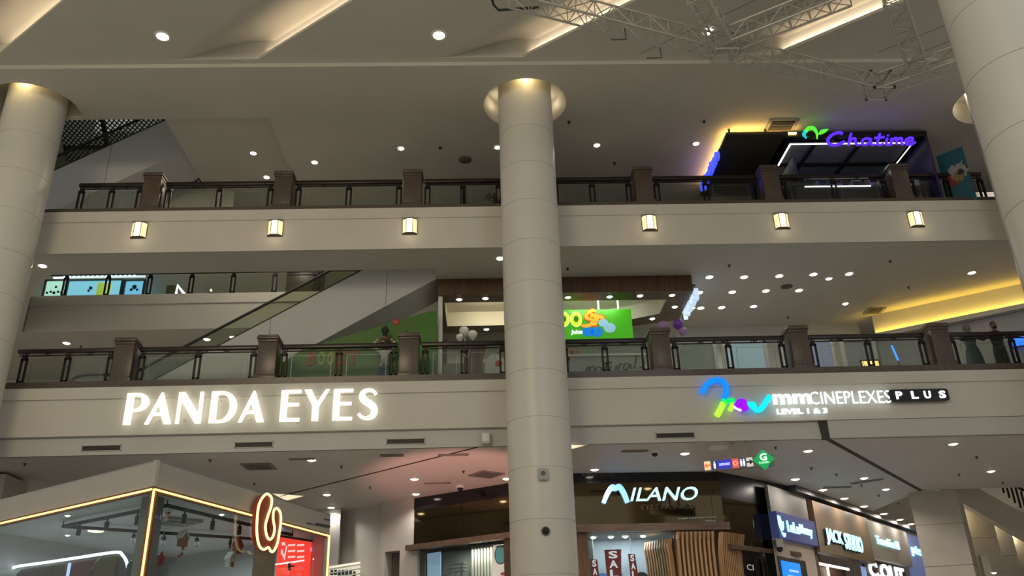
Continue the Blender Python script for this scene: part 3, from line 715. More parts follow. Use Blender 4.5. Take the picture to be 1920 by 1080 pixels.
# ================================================================== juice bar on the lower gallery
walnut = wood('walnut_panel', (.045, .018, .008), (.12, .055, .022), .4, (9, 9, .5))
walnut2 = wood('walnut_soffit', (.055, .026, .013), (.14, .07, .032), .4, (1, 9, 9))
ZB = 11.81; ZT = 12.325
t = thing('bar_canopy', 'dark walnut canopy frame hanging over the juice bar behind the middle column', 'canopy', (2.4, 24.5, ZB))
outer = [(-1.38, 23.0), (6.2, 23.0), (6.22, 25.3), (4.74, 25.79), (4.1, 26.1), (-1.38, 26.1)]
inner = [(-1.22, 23.58), (5.52, 23.62), (5.52, 24.74), (4.62, 25.22), (3.95, 25.5), (-1.22, 25.5)]
b = MB()
for i in range(6):
    j = (i+1) % 6; b.prism([outer[i], outer[j], inner[j], inner[i]], ZB+.02, ZT)
b.build('walnut_face', walnut, t)
b = MB()
for i in range(6):
    j = (i+1) % 6; b.prism([outer[i], outer[j], inner[j], inner[i]], ZB, ZB+.02)
b.build('walnut_soffit', walnut2, t)
cream = mat('cream_bulkhead', (.76, .72, .60), .5, .02)
b = MB()
for i in range(6):
    j = (i+1) % 6; a, c = Vector((*inner[i], 0)), Vector((*inner[j], 0)); cen = Vector((2, 24.5, 0)); d = (c-a).normalized(); nn = Vector((-d.y, d.x, 0))
    if nn.dot(cen-a) < 0: nn = -nn
    b.prism([a.xy, c.xy, (c+nn*.02).xy, (a+nn*.02).xy], ZB+.004, ZT)
b.prism(inner, ZT-.03, ZT-.005)
b.build('cream_lining', cream, t)

lamp_bar = lamp_c
for i, (px, py) in enumerate(((861, 561), (910, 559), (1065, 557), (1143, 556), (1200, 554), (1260, 553), (1265, 575), (1223, 597), (912, 617))):
    down(px, py, ZB, f'bright downlight in the walnut canopy of the juice bar, {ORD[i]} along its frame', 'juice bar canopy downlights', .105, lamp_c)
light('bar_glow', 'AREA', (.2, 24.5, 12.28), 30, (1, .88, .62), 1.6, (0.2, 25.5, 11.2), .5)
light('bar_glow', 'AREA', (3.4, 24.2, 12.28), 30, (1, .97, .9), 1.6, (3.4, 25.5, 11.2), .5)
green = mat('green_lacquer', (.045, .16, .008), .4, .05); green_l = emit('green_lit_sign', (.06, .42, .01), .55, (.06, .4, .01))
# hanging sign
t = thing('hanging_sign', 'bright green juice bar sign with fruit lettering hanging right of the middle column', 'sign', (3.2, 24.4, 10.9))
SX0, SX1 = atY(985, 580, 24.4).x, atY(1183, 580, 24.4).x; zt = atY(1120, 580, 24.4).z; zb_ = zt-1.02
MB().box(SX0, SX1, 24.4, 24.5, zb_, zt, .01).build('board', green_l, t)
b = MB()
for px in (1122, 1159):
    x = atY(px, 575, 24.45).x; b.tube([(x, 24.45, zt), (x, 24.45, ZT-.02)], .03, 8)
b.build('hanger_pipe', white_p, t)
GS = Frame((0, 24.4, 0), (1, 0, 0))
def G2(px, py): p = atY(px, py, 24.4); return (p.x, p.z)
yel = emit('fruit_yellow_green', (.55, .9, .02), .9); org_ = emit('fruit_orange', (1, .36, .02), .9); red_e = emit('fruit_red', (.75, .05, .02), .7); blu = emit('berry_blue', (.0, .17, .55), .8); pale = emit('pale_blue', (.22, .42, .52), .8); drk = emit('leaf_dark_green', (.03, .2, .01), .4)
def rings(px, py, rx, ry, m1, m2, m3, par, pr=''):
    c = G2(px, py); q = G2(px+rx, py+ry); a, h = q[0]-c[0], c[1]-q[1]
    pa = par
    for k, (f, m, w) in enumerate(((1, m1, .0), (.82, m2, .02), (.42, m3, .04))):
        b = MB(); shape(b, [ell(c[0], c[1], a*f, h*f)], GS, .02, w); o = b.build(('letter_rim', 'letter_flesh', 'letter_core')[k], m, pa)
        if k == 0: pa = o
lime = emit('lime_rim', (.75, 1, .25), .9)
b = MB(); q0, q1 = G2(1022, 613), G2(1043, 585); text(b, 'B', GS, q0[0], q1[0], q0[1], q1[1], .04, 0, 0, .05); b.build('letter', org_, t)
for px in (1057, 1080): rings(px, 599, 12, 14, lime, yel, drk, t)
def poly_px(par, pts, m, w=.0, d=.02, nm='letter', fr=None, g=None):
    b = MB(); shape(b, [[(g or G2)(*p) for p in pts]], fr or GS, d, w); return b.build(nm, m, par)
Sst = [(1117, 586), (1111, 583), (1101, 589), (1099, 596), (1110, 601), (1108, 609), (1098, 612), (1089, 610)]
for ww, m, w in ((8.5, red_e, 0), (6, org_, .02)):
    st2 = stroke2d(Sst, (ww*.5, ww, ww, ww, ww, ww, ww, ww*.4)); poly_px(t, st2, m, w)
for k, m, w in ((1.5, red_e, 0), (0, org_, .02)):
    poly_px(t, [(1107-k, 587-k), (1131+k, 593-k), (1133+k, 599+k), (1123, 598+k), (1118+k, 611+k), (1110-k, 611+k), (1114, 597+k), (1106-k, 594)], m, w)
for px, py, r, m in ((1102, 622, 11, blu), (1119, 623, 11, blu), (1131, 606, 9, pale), (1143, 615, 11, pale)):
    c = G2(px, py); q = G2(px+r, py); r_ = q[0]-c[0]
    b = MB(); shape(b, [ell(c[0], max(c[1], zb_+r_*.9), r_, r_*.9)], GS, .02, .01); b.build('berry', m, t)
b = MB(); text(b, 'Juice', GS, *[G2(p, 624)[0] for p in (1070, 1092)], G2(1080, 629)[1], G2(1080, 619)[1], .02, .03, .1, .03); b.build('lettering', emit('white_letter', (.9, .95, .95), .9), t)
# letters standing on the right end of the canopy
t = thing('end_sign', 'cool white lit letters seen edge on at the right end of the walnut canopy', 'sign', (6.4, 24, 11.7))
fe = Frame((6.27, 23.02, 0), (0, 1, 0)); letters('BOOST', fe, .1, 1.9, 11.60, 11.95, emit('sign_dim_blue_white', (.62, .78, 1), .75), t, .12, 0, 0, .03)
MB().box(6.2, 6.3, 23.05, 25.1, 11.99, 12.04).build('carrier_rail', black, t)
# bar front, mural and posts
t = thing('bar_counter', 'pale juice bar counter with green script behind the lower balustrade', 'counter', (3, 23.3, 8.5))
cm = mat('pale_counter', (.40, .41, .37), .4, .04)
MB().box(1.6, 4.62, 23.3, 24.1, 8.5, 9.9, .02).build('body', cm, t)
MB().box(1.5, 4.7, 23.2, 24.15, 9.9, 9.96, .01).build('worktop', white_p, t)
CF = Frame((0, 23.3, 0), (1, 0, 0))
def C2(px, py): p = atY(px, py, 23.3); return (p.x, p.z)
b = MB(); gsc = mat('dark_green_paint', (.03, .085, .03), .5)
for ln in (((1097, 700), (1101, 690), (1106, 690), (1106, 699)), ((1101, 696), (1110, 687), (1114, 690), (1114, 700)), ((1128, 690), (1120, 688), (1117, 697), (1123, 699), (1129, 690), (1131, 698)), ((1140, 673), (1136, 692), (1140, 699)), ((1131, 682), (1149, 679)), ((1146, 686), (1145, 696), (1151, 697), (1156, 686), (1157, 696)), ((1160, 696), (1162, 684), (1168, 682)), ((1180, 683), (1172, 682), (1169, 691), (1175, 693), (1182, 683), (1183, 690), (1188, 690)), ((1188, 690), (1199, 668), (1196, 663), (1191, 680), (1194, 690), (1203, 688), (1210, 680))):
    shape(b, [stroke2d([C2(*p) for p in ln], (.03, .045, .045, .02))], CF, .012, .002)
b.build('script_lettering', gsc, t)
for (px, py, r, m) in ((1063, 664, 13, mat('mango_yellow', (.42, .22, .03), .5)), (1078, 662, 9, mat('mango_orange', (.40, .16, .02), .5)), (1060, 677, 10, mat('mango_yellow', (.42, .22, .03), .5))):
    c = C2(px, py); b = MB(); shape(b, [ell(c[0], c[1], r*.0145, r*.0145)], CF, .012, .002); b.build('fruit_graphic', m, t)
t = thing('juice_counter', 'brown and grey bar front with white disc left of the middle column', 'counter', (-.4, 23.2, 8.5))
MB().box(-1.2, 1.3, 23.2, 23.9, 8.5, 9.75, .01).build('body', mat('grey_bar_panel', (.16, .17, .15), .4, .05), t)
b = MB(); shape(b, [[C2(870, 708), C2(870, 652), C2(912, 652), C2(905, 680), C2(904, 708)]], Frame((0, 23.2, 0), (1, 0, 0)), .012, .002); b.build('brown_panel', walnut, t)
c = C2(925, 690); b = MB(); shape(b, [ell(c[0]+.05, c[1]-.1, .30, .5)], Frame((0, 23.2, 0), (1, 0, 0)), .012, .002); b.build('white_disc', mat('pale_disc', (.42, .46, .42), .5), t)
c = C2(935, 684); b = MB(); shape(b, [ell(c[0], c[1], .1, .1)], Frame((0, 23.2, 0), (1, 0, 0)), .012, .016); b.build('red_sticker', mat('red_sticker', (.42, .02, .03), .5), t)
MB().box(-1.36, -1.24, 23.1, 23.22, 8.5, ZB).build('bar_post', white_p, None, 'slim white corner post of the juice bar left of the middle column', 'post')
struct('wall_back', MB().box(-1.3, 5.9, 27.3, 27.5, 8.5, 12.33), wallm, 'grey wall behind the juice bar')
# green wall under the escalator with faded lettering
t = thing('green_panel', 'dark green wall panel with fruit lettering below the escalator', 'panel', (-3.5, 22.75, 8.5))
GP = Frame((0, 22.75, 0), (1, 0, 0))
def N2_(px, py): p = atY(px, py, 22.75); return (p.x, p.z)
pl = [N2_(*p) for p in ((514, 690), (567, 655), (640, 632), (805, 584), (819, 582))]
b = MB(); shape(b, [[(pl[0][0], 8.5)]+pl+[(pl[-1][0], 8.5)]], GP, .08, -.08); b.build('panel_board', green, t)
org_m = mat('orange_letter', (.32, .09, .02), .5); yel_m = mat('yellow_green_letter', (.30, .36, .03), .4)
for ch, a, c_, m in (('B', 574, 593, org_m), ('O', 595, 611, yel_m), ('O', 613, 628, yel_m), ('S', 631, 649, org_m), ('T', 652, 675, org_m)):
    p, q = N2_(a, 686), N2_(c_, 659); b = MB(); text(b, ch, GP, p[0], q[0], p[1], q[1], .03, .002, .1, .04); b.build('letter', m, t)
b = MB(); p, q = N2_(615, 699), N2_(655, 692); text(b, 'juice bars', GP, p[0], q[0], p[1], q[1], .012, .002); b.build('lettering', mat('faded_white', (.35, .42, .36), .5), t)
c = N2_(742, 604); t = thing('red_sticker_sign', 'small round red sign on the green wall between the two pineapples', 'sign', (c[0], 22.7, c[1]))
b = MB(); shape(b, [[(c[0]+.11*math.cos(math.radians(a)), c[1]+.1*math.sin(math.radians(a))) for a in range(20, 380, 60)]], GP, .02, .004); b.build('plate', mat('red_sign', (.45, .02, .02), .4), t)
b = MB(); text(b, 'sale', GP, c[0]-.06, c[0]+.06, c[1]-.03, c[1]+.035, .008, .025); b.build('lettering', mat('pink_white', (.6, .3, .3), .5), t)
# pineapples
pine = mat('pineapple_skin', (.16, .075, .03), .6, .5, 30, 0, .4); crown = mat('pineapple_crown', (.022, .035, .018), .6, .3)
def crown_leaves(b, c, n, r, h, seed):
    rr = random.Random(seed)
    for k in range(n):
        a = rr.random()*6.28; s_ = (k/n); out = r*(.25+.9*s_); top = h*(1-.55*s_)*(.85+.3*rr.random())
        p0 = c+Vector((.03*math.cos(a), .03*math.sin(a), 0)); p1 = c+Vector((out*.5*math.cos(a), out*.5*math.sin(a), top*.6)); p2 = c+Vector((out*math.cos(a), out*math.sin(a), top))
        b.tube([p0, p1, p2], [.026, .022, .003], 5)
# ---- people, built on a skeleton of joints with a skin
def skin_body(name, verts, edges, radii, m, parent, sub=2, root=0):
    me = bpy.data.meshes.new(name); org = WL[parent.name]
    me.from_pydata([Vector(v)-org for v in verts], edges, []); o = bpy.data.objects.new('tmp', me); COL.objects.link(o)
    sk_ = o.modifiers.new('s', 'SKIN'); sk_.use_smooth_shade = True; sk_.branch_smoothing = .6
    for i, v in enumerate(me.skin_vertices[0].data):
        r = radii[i]; v.radius = r if isinstance(r, tuple) else (r, r); v.use_root = (i == root)
    o.modifiers.new('d', 'SUBSURF').levels = sub; o.modifiers['d'].render_levels = sub
    dg = bpy.context.evaluated_depsgraph_get(); dg.update()
    nm = bpy.data.meshes.new_from_object(o.evaluated_get(dg)); bpy.data.objects.remove(o)
    nm.polygons.foreach_set('use_smooth', [True]*len(nm.polygons)); nm.materials.clear(); nm.materials.append(m)
    r = bpy.data.objects.new(name, nm); COL.objects.link(r); r.parent = parent; WL[r.name] = org
    return r
def chain(V, E, R, start, pts, rad):
    prev = start
    for p, r in zip(pts, rad):
        V.append(Vector(p)); R.append(r); E.append((prev, len(V)-1)); prev = len(V)-1
    return prev
def hand(V, E, R, wrist, d, side, up):
    """palm and five separate curled fingers; d = direction of the fingers, side = towards the thumb, up = back of the hand"""
    d = Vector(d).normalized(); side = Vector(side).normalized(); up = Vector(up).normalized(); w = V[wrist]
    palm = chain(V, E, R, wrist, [w+d*.05], [(.034, .016)])
    for k, (o, L) in enumerate(((.028, .07), (.009, .08), (-.010, .074), (-.028, .058))):
        b0 = w+d*.085+side*o
        chain(V, E, R, palm, [b0, b0+d*L*.5-up*.012, b0+d*L*.8-up*.035], [.0095, .0085, .0075])
    b0 = w+d*.03+side*.04
    chain(V, E, R, palm, [b0, b0+d*.035+side*.012-up*.012, b0+d*.055+side*.008-up*.03], [.0105, .0095, .008])
def person(X, Y, zf, h, label, skinm, hairm, topm, legm, arms, face_m, scarf=None, gown=False, beard=False, turn=0):
    t = thing('person', label, 'person', (X, Y, zf)); s = h/1.72
    def p(x, y, z): return Vector((X+x*s, Y+y*s, zf+z*s))
    V, E, R = [p(0, 0, .93)], [], [(.125*s, .085*s)]
    neck = chain(V, E, R, 0, [p(0, -.01, 1.12), p(0, -.02, 1.30), p(0, -.01, 1.42)], [(.115*s, .08*s), (.12*s, .075*s), (.06*s, .055*s)])
    chest = 2
    chain(V, E, R, neck, [p(0, -.015, 1.49), p(0, -.03, 1.58), p(0, -.03, 1.66)], [.052*s, (.072*s, .09*s), (.062*s, .08*s)])
    for sg in (-1, 1):
        chain(V, E, R, 0, [p(sg*.10, 0, .86), p(sg*.115, -.02, .50), p(sg*.12, .02, .09), p(sg*.125, -.13, .035)], [.088*s, .062*s, .042*s, (.045*s, .03*s)])
        A = arms[0] if sg < 0 else arms[1]
        wr = chain(V, E, R, chest, [p(sg*.18, -.01, 1.385), p(*A[0]), p(*A[1])], [.040*s, .040*s, .030*s])
        dd = Vector(A[2])
        hand(V, E, R, wr, dd, Vector((-sg, 0, 0)) if abs(dd.x) < .7 else Vector((0, -1, 0)), Vector((0, 0, 1)))
    skin_body('body', V, E, R, skinm, t)
    # clothing follows the body, a little wider
    V, E, R = [p(0, 0, .86)], [], [(.172*s, .128*s)]
    n_ = chain(V, E, R, 0, [p(0, -.01, 1.12), p(0, -.02, 1.30), p(0, -.01, 1.43)], [(.165*s, .125*s), (.20*s, .14*s), (.11*s, .095*s)])
    for sg in (-1, 1):
        A = arms[0] if sg < 0 else arms[1]; e = p(*A[0]); w = p(*A[1])
        chain(V, E, R, 2, [p(sg*.185, -.01, 1.395), e, e.lerp(w, .85)], [.10*s, .062*s, .048*s])
    skin_body('top', V, E, R, topm, t)
    if gown:
        MB().lathe([(.15*s, 1.02*s), (.18*s, .95*s), (.215*s, .75*s), (.25*s, .4*s), (.29*s, .06*s), (.27*s, .06*s)], p(0, 0, 0), 24).build('gown', legm, t)
    else:
        b = MB()
        for sg in (-1, 1):
            b.tube(catmull([p(sg*.075, 0, .98), p(sg*.085, -.005, .84), p(sg*.10, -.012, .66), p(sg*.112, -.015, .48), p(sg*.12, .01, .28), p(sg*.122, .02, .07)], 4), [.092*s]*4+[.098*s]*4+[.088*s]*4+[.076*s]*4+[.068*s]*5, 14)
        b.ball(p(0, 0, .90), .17*s, 20, (1.03, .78, .80)); b.build('trousers', legm, t)
    hc = p(0, -.03, 1.61)
    fc = MB().ball(hc, .085*s, 20, (.86, 1.05, 1.28)).build('face', face_m, t)
    b = MB()
    for sg in (-1, 1): b.ball(hc+Vector((sg*.030, -.079, .012))*s, .0095*s, 8)
    b.build('eye', black, fc)
    MB().tube([hc+Vector((0, -.086, .015))*s, hc+Vector((0, -.105, -.02))*s, hc+Vector((0, -.088, -.028))*s], [.007*s, .014*s, .01*s], 8).build('nose', face_m, fc)
    MB().tube([hc+Vector((-.025, -.082, -.055))*s, hc+Vector((0, -.09, -.052))*s, hc+Vector((.025, -.082, -.055))*s], .007*s, 6).build('mouth', mat('lip', (.22, .08, .07), .5), fc)
    if scarf:
        V, E, R = [p(0, 0, 1.36)], [], [(.14*s, .11*s)]
        chain(V, E, R, 0, [p(0, .01, 1.48), p(0, .012, 1.60), p(0, .02, 1.68)], [(.10*s, .105*s), (.092*s, .098*s), (.07*s, .075*s)])
        hs = skin_body('headscarf', V, E, R, scarf, t)
        MB().ball(hc+Vector((0, .035, .012))*s, .112*s, 20, (.95, .95, 1.15)).build('hood', scarf, hs)
    else:
        b = MB()
        for sg in (-1, 1): b.ball(hc+Vector((sg*.076, .01, -.005))*s, .024*s, 8, (.5, .8, 1.3))
        b.build('ear', face_m, fc)
        b = MB(); b.ball(hc+Vector((0, .018, .04))*s, .088*s, 20, (.92, 1.02, 1.02)); b.build('hair', hairm, t)
        if beard:
            MB().ball(hc+Vector((0, -.035, -.072))*s, .06*s, 14, (1.02, .95, .75)).build('beard', hairm, fc)
    b = MB()
    for sg in (-1, 1): b.ball(p(sg*.122, -.06, .035), .05*s, 12, (.9, 2.2, .7))
    b.build('shoe', black, t)
    return t
sk1 = mat('skin_brown', (.20, .10, .065), .55); sk2 = mat('skin_shade', (.24, .13, .09), .55); hairk = mat('black_hair', (.012, .010, .010), .5)
rest = lambda sg: ((sg*.33, -.16, 1.20), (sg*.24, -.40, 1.30), (-sg*.3, -.9, -.1))
wide = lambda sg: ((sg*.40, -.10, 1.22), ((.62 if sg > 0 else -.36), -.38, 1.29), (sg*.3, -.9, -.1))
person(13.50, 21.98, 8.5, 1.66, 'person in a grey headscarf and long dark teal gown leaning on the lower balustrade', sk2, hairk, mat('slate_top', (.055, .075, .085), .8), mat('teal_gown', (.012, .05, .065), .8), (rest(-1), rest(1)), sk2, mat('grey_scarf', (.13, .15, .155), .9), True)
person(14.27, 21.98, 8.5, 1.74, 'bearded person in dark clothes with both arms spread along the lower balustrade', sk1, hairk, mat('dark_shirt', (.025, .022, .022), .8), mat('dark_trousers', (.018, .018, .02), .8), (wide(-1), wide(1)), sk1, None, False, True)
# promotional figure with a pineapple head in front of the green wall
c = atY(722, 640, 22.35); t = thing('pineapple_figure', 'life-size figure with a pineapple head, white shirt and blue trousers before the green wall', 'figure', (c.x, 22.35, 8.5))
X, Y, zf = c.x, 22.35, 8.5
def p(x, y, z): return Vector((X+x, Y+y, zf+z))
V, E, R = [p(0, 0, .92)], [], [(.13, .09)]
n_ = chain(V, E, R, 0, [p(0, 0, 1.1), p(0, 0, 1.3), p(0, 0, 1.42)], [(.13, .09), (.16, .10), .06])
for sg in (-1, 1): chain(V, E, R, 2, [p(sg*.2, 0, 1.36), p(sg*.34, -.03, 1.50), p(sg*.22, -.08, 1.62)], [.06, .05, .045])
skin_body('shirt', V, E, R, mat('white_shirt', (.55, .55, .53), .8), t)
V, E, R = [p(0, 0, .92)], [], [(.14, .10)]
chain(V, E, R, 0, [p(.09, 0, .82), p(.10, -.02, .45), p(.11, 0, .08)], [.09, .07, .055]); chain(V, E, R, 0, [p(-.09, 0, .82), p(-.16, -.05, .48), p(-.45, .03, .42)], [.09, .07, .055])
skin_body('trousers', V, E, R, mat('blue_denim', (.02, .07, .16), .8), t)
b = MB()
for sg in (-1, 1): b.ball(p(sg*.2, -.1, 1.64), .045, 10, (1, .8, 1.1))
b.build('hand', mat('golden_glove', (.45, .30, .14), .5), t)
b = MB().ball(p(0, 0, 1.60), .155, 20, (.95, .95, 1.25)); b.build('pineapple_head', pine, t)
b = MB(); b.ball(p(.11, -.05, .04), .06, 10, (.9, 2, .65)); b.ball(p(-.52, .03, .38), .06, 10, (1.4, .9, .8)); b.build('shoe', black, t)
MB().box(X-.12, X+.12, Y-.17, Y-.13, zf+1.56, zf+1.63, .015).build('sunglasses', blackg, t)
b = MB(); crown_leaves(b, p(0, 0, 1.76), 34, .15, .36, 3); b.build('crown', crown, t)
b = MB()
for k in range(5): b.ball(p(.0+.07*math.cos(k*1.3), -.16, .92+.05*math.sin(k*2.1)), .05, 8)
b.build('flower_garland', mat('pale_garland', (.5, .5, .48), .6), t)
c = atY(763, 610, 22.3); t = thing('pineapple', 'pineapple with dark crown rising behind the granite pillar', 'fruit', (c.x, 22.3, 9.0))
MB().lathe([(.16, 8.5), (.16, 9.55), (.02, 9.56)], (c.x, 22.3, 0), 20).build('stand', mat('grey_plastic', (.42, .42, .41), .5), t)
MB().ball((c.x, 22.3, 9.85), .17, 18, (.95, .95, 1.5)).build('fruit_body', pine, t)
b = MB(); crown_leaves(b, Vector((c.x, 22.3, 10.05)), 28, .12, .34, 5); b.build('crown', crown, t)
# balloons
bal_w = mat('white_balloon', (.75, .76, .72), .3, .02); bal_p = mat('purple_balloon', (.20, .05, .50), .25, .05); bal_l = mat('lilac_balloon', (.42, .24, .55), .25, .05); bal_g = mat('grey_balloon', (.36, .38, .33), .35)
def balloon(px, py, y, r, m, label, grp, tie=None):
    c = atY(px, py, y); t = thing('balloon', label, 'balloon', c-Vector((0, 0, r*1.2)), grp)
    MB().lathe([(.004, -1.22*r), (.05*r+.004, -1.16*r), (.45*r, -.92*r), (.82*r, -.5*r), (1.0*r, .05*r), (.93*r, .45*r), (.68*r, .78*r), (.3*r, .97*r), (.004, 1.02*r)], c, 20).build('bag', m, t)
    q = Vector(tie) if tie else c-Vector((0, 0, 1)); MB().tube([c-Vector((0, 0, 1.2*r)), q], .006, 5).build('string', white_p, t)
tie = (atY(875, 640, 22.4).x, 22.4, 9.55)
balloon(870, 621, 22.45, .14, bal_w, 'white balloon at the top of the cluster left of the middle column', 'white balloon cluster', tie)
balloon(886, 628, 22.35, .135, bal_w, 'white balloon at the right of the cluster by the middle column', 'white balloon cluster', tie)
balloon(862, 633, 22.4, .11, bal_w, 'white balloon low at the left of the cluster by the middle column', 'white balloon cluster', tie)
balloon(872, 629, 22.18, .065, bal_g, 'small grey balloon in the middle of the white cluster', 'white balloon cluster', tie)
tie = (atY(1262, 640, 22.6).x, 22.6, 9.4)
balloon(1271, 608, 22.55, .155, bal_p, 'purple balloon right of the granite pillar', 'purple balloon cluster', tie)
balloon(1280, 622, 22.4, .12, bal_l, 'lilac balloon under the purple one', 'purple balloon cluster', tie)
balloon(1242, 611, 22.6, .14, bal_l, 'lilac balloon just above the granite pillar', 'purple balloon cluster', tie)
MB().lathe([(.25, 8.5), (.25, 8.56), (.02, 8.6), (.015, 9.55)], (atY(875, 640, 22.4).x, 22.4, 0), 16).build('balloon_stand', white_p, None, 'slim white stand under the white balloon cluster', 'stand')
MB().lathe([(.25, 8.5), (.25, 8.56), (.02, 8.6), (.015, 9.42)], (tie[0], 22.6, 0), 16).build('balloon_stand', white_p, None, 'slim white stand under the purple balloon cluster', 'stand')
# ================================================================== right side of the lower gallery
yled = emit('yellow_cove_led', (1, .66, .09), 34)
A, B = atZ(1642, 628, 11.62), atZ(1960, 564, 11.62); d = (B-A).normalized(); nn = Vector((d.y, -d.x, 0))
b = MB().prism([A.xy, B.xy, (B-nn*.15).xy, (A-nn*.15).xy], 11.5, 12.33)
struct('wall_right', b, cream, 'cream bulkhead glowing yellow above the right end of the lower gallery')
b = MB().prism([(A+nn*.16).xy, (B+nn*.16).xy, (B+nn*.13).xy, (A+nn*.13).xy], 11.5, 11.63).prism([A.xy, B.xy, (B+nn*.16).xy, (A+nn*.16).xy], 11.48, 11.5)
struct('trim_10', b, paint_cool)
b = MB(); b.bar((A+nn*.08)+Vector((0, 0, -.08)), (B+nn*.08)+Vector((0, 0, -.08)), .05, .03); b.build('cove_light', yled, None, 'yellow light strip hidden in the trough of the right bulkhead', 'light')
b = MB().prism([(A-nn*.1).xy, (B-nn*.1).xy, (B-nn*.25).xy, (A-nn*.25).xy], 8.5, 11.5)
struct('wall_right', b, mat('grey_shop_wall', (.30, .31, .33), .5, .05), 'grey shop wall below the yellow bulkhead')  # the shop wall's own grey
def panel_on(name, label, cat, px0, py0, px1, py1, A, B, m, off=.03, frame=None, extra=None):
    d = Vector((B[0]-A[0], B[1]-A[1], 0)).normalized(); n = Vector((d.y, -d.x, 0))
    if n.y > 0: n = -n
    a = atP(px0, py0, A, B); c = atP(px1, py1, A, B)
    t = thing(name, label, cat, (a+c)/2); fr = Frame((a.x, a.y, 0), (c.x-a.x, c.y-a.y, 0), n=n); L = ((c-a).xy).length
    z0, z1 = min(a.z, c.z), max(a.z, c.z)
    b = MB(); shape(b, [[(0, z0), (L, z0), (L, z1), (0, z1)]], fr, .03, off); b.build('face', m, t)
    if frame:
        b = MB(); shape(b, [[(-.04, z0-.04), (L+.04, z0-.04), (L+.04, z1+.04), (-.04, z1+.04)], [(0, z0), (L, z0), (L, z1), (0, z1)]], fr, .05, off); b.build('frame', frame, t)
    return t, fr, L, z0, z1
blue_e = emit('blue_screen', (.02, .16, 1), 1.6)
panel_on('screen', 'bright blue screen on the shop wall at the right edge', 'screen', 1900, 652, 1940, 628, A, B, blue_e, .05, black)
t, fr, L, z0, z1 = panel_on('lightbox', 'glowing yellow light box low behind the lower balustrade at right', 'sign', 1616, 689, 1645, 678, (9, 23.2), (12, 23.2), emit('yellow_lightbox', (1, .72, .22), 1.2), .03, black)
MB().box(fr.O.x-.3, fr.O.x+1.0, 23.2, 23.7, 8.5, 8.88).build('cabinet', black, t)
c = atY(1675, 662, 24.4); t = thing('tube_light', 'short slanting blue light tube behind the lower balustrade', 'light', (c.x, 24.4, 8.5))
MB().tube([c+Vector((0, 0, .25)), c-Vector((-.1, 0, .25))], .03, 8).build('tube', emit('blue_tube', (.03, .25, 1), 1.6), t)
MB().tube([c-Vector((-.1, 0, .25)), (c.x+.12, 24.4, 8.5)], .02, 8).build('stand', black, t)
wf = mat('white_shop_frame', (.5, .5, .49), .5, .03); bg = glass('frosted_blue_glass', (.55, .62, .66), .12)
b_l = emit('blue_glow_panel', (.16, .26, .62), .45)
def framed_pane(x0, x1, y, z0, z1, label, m, glow=None):
    t = thing('framed_panel', label, 'window', ((x0+x1)/2, y, z0)); b = MB()
    b.box(x0, x1, y-.05, y+.05, z1-.1, z1); b.box(x0, x1, y-.05, y+.05, z0, z0+.1)
    for x in (x0, x1-.1): b.box(x, x+.1, y-.05, y+.05, z0, z1)
    f_ = b.build('frame', wf, t); MB().box(x0+.1, x1-.1, y, y+.012, z0+.1, z1-.1).build('pane', m, f_)
    return t
framed_pane(5.6, 7.0, 24.2, 8.5, 10.68, 'white framed shop window right of the juice bar counter', mat('pale_glass_panel', (.34, .38, .36), .2, .03))  # added panel imitating frames reflected in the balustrade glass
framed_pane(7.2, 8.55, 24.2, 8.5, 10.68, 'pale blue lit shop window behind the lower balustrade', emit('pale_blue_glow', (.28, .40, .46), .36))  # added panel, the bluish glow put into its colour
framed_pane(9.0, 10.6, 24.2, 8.5, 10.68, 'mauve lit shop window between the two rightmost granite pillars', emit('mauve_glow', (.22, .24, .36), .30))  # another added panel with the glow in its colour
framed_pane(11.0, 12.1, 24.6, 8.5, 10.8, 'grey shop window beside the rightmost granite pillar', mat('grey_glass_panel', (.26, .28, .29), .2, .05))
t = thing('vertical_sign', 'narrow blue lit vertical sign left of the second pillar from the right', 'sign', (8.3, 23.4, 8.8))
c0, c1 = atY(1474, 655, 23.4), atY(1492, 690, 23.4)
MB().box(c0.x, c1.x, 23.4, 23.5, 8.5, c0.z+.1).build('panel', emit('blue_white_panel', (.35, .5, 1), 1.0), t)
fv = Frame((0, 23.4, 0), (1, 0, 0)); b = MB(); text(b, 'ZED', Frame((c0.x+.04, 23.4, 8.75), (0, 0, 1), (-1, 0, 0), n=(0, -1, 0)), 0, .7, -.17, -.02, .01, .005); b.build('lettering', black, t)
framed_pane(-12.2, -10.7, 26.0, 8.5, 10.05, 'pale blue lit shop window behind the lower balustrade at far left', emit('cyan_window', (.30, .52, .55), .55))
framed_pane(-10.3, -8.6, 26.4, 8.5, 10.05, 'dim shop window under the far gallery beyond the escalator foot', mat('dim_glass_panel', (.16, .15, .12), .2, .1))
# far gallery shop
t = thing('lit_shopfront', 'bright blue and green lit shop windows on the far gallery beyond the escalator', 'shop', (-13, 29, 13.6))
zz0, zz1 = 13.6, 15.6
for px0, px1, m in ((86, 121, emit('mint_window', (.42, .78, .62), .85)), (128, 225, emit('sky_window', (.28, .70, .95), .9)), (235, 267, emit('blue_window', (.22, .62, .95), .9))):
    a, c = atY(px0, 540, 28.5), atY(px1, 540, 28.5); zt = atY(px0, 527.5, 28.5).z
    MB().box(a.x, c.x, 28.5, 28.56, 13.6, zt).build('pane', m, t)
    b = MB(); b.box(a.x-.08, c.x+.08, 28.46, 28.58, zt, zt+.06)
    for x in (a.x-.08, c.x+.02): b.box(x, x+.06, 28.46, 28.58, 13.6, zt)
    b.build('frame', mat('dark_grey_frame', (.06, .075, .08), .4), t)
a, c = atY(100, 521, 28.4), atY(272, 521, 28.4)
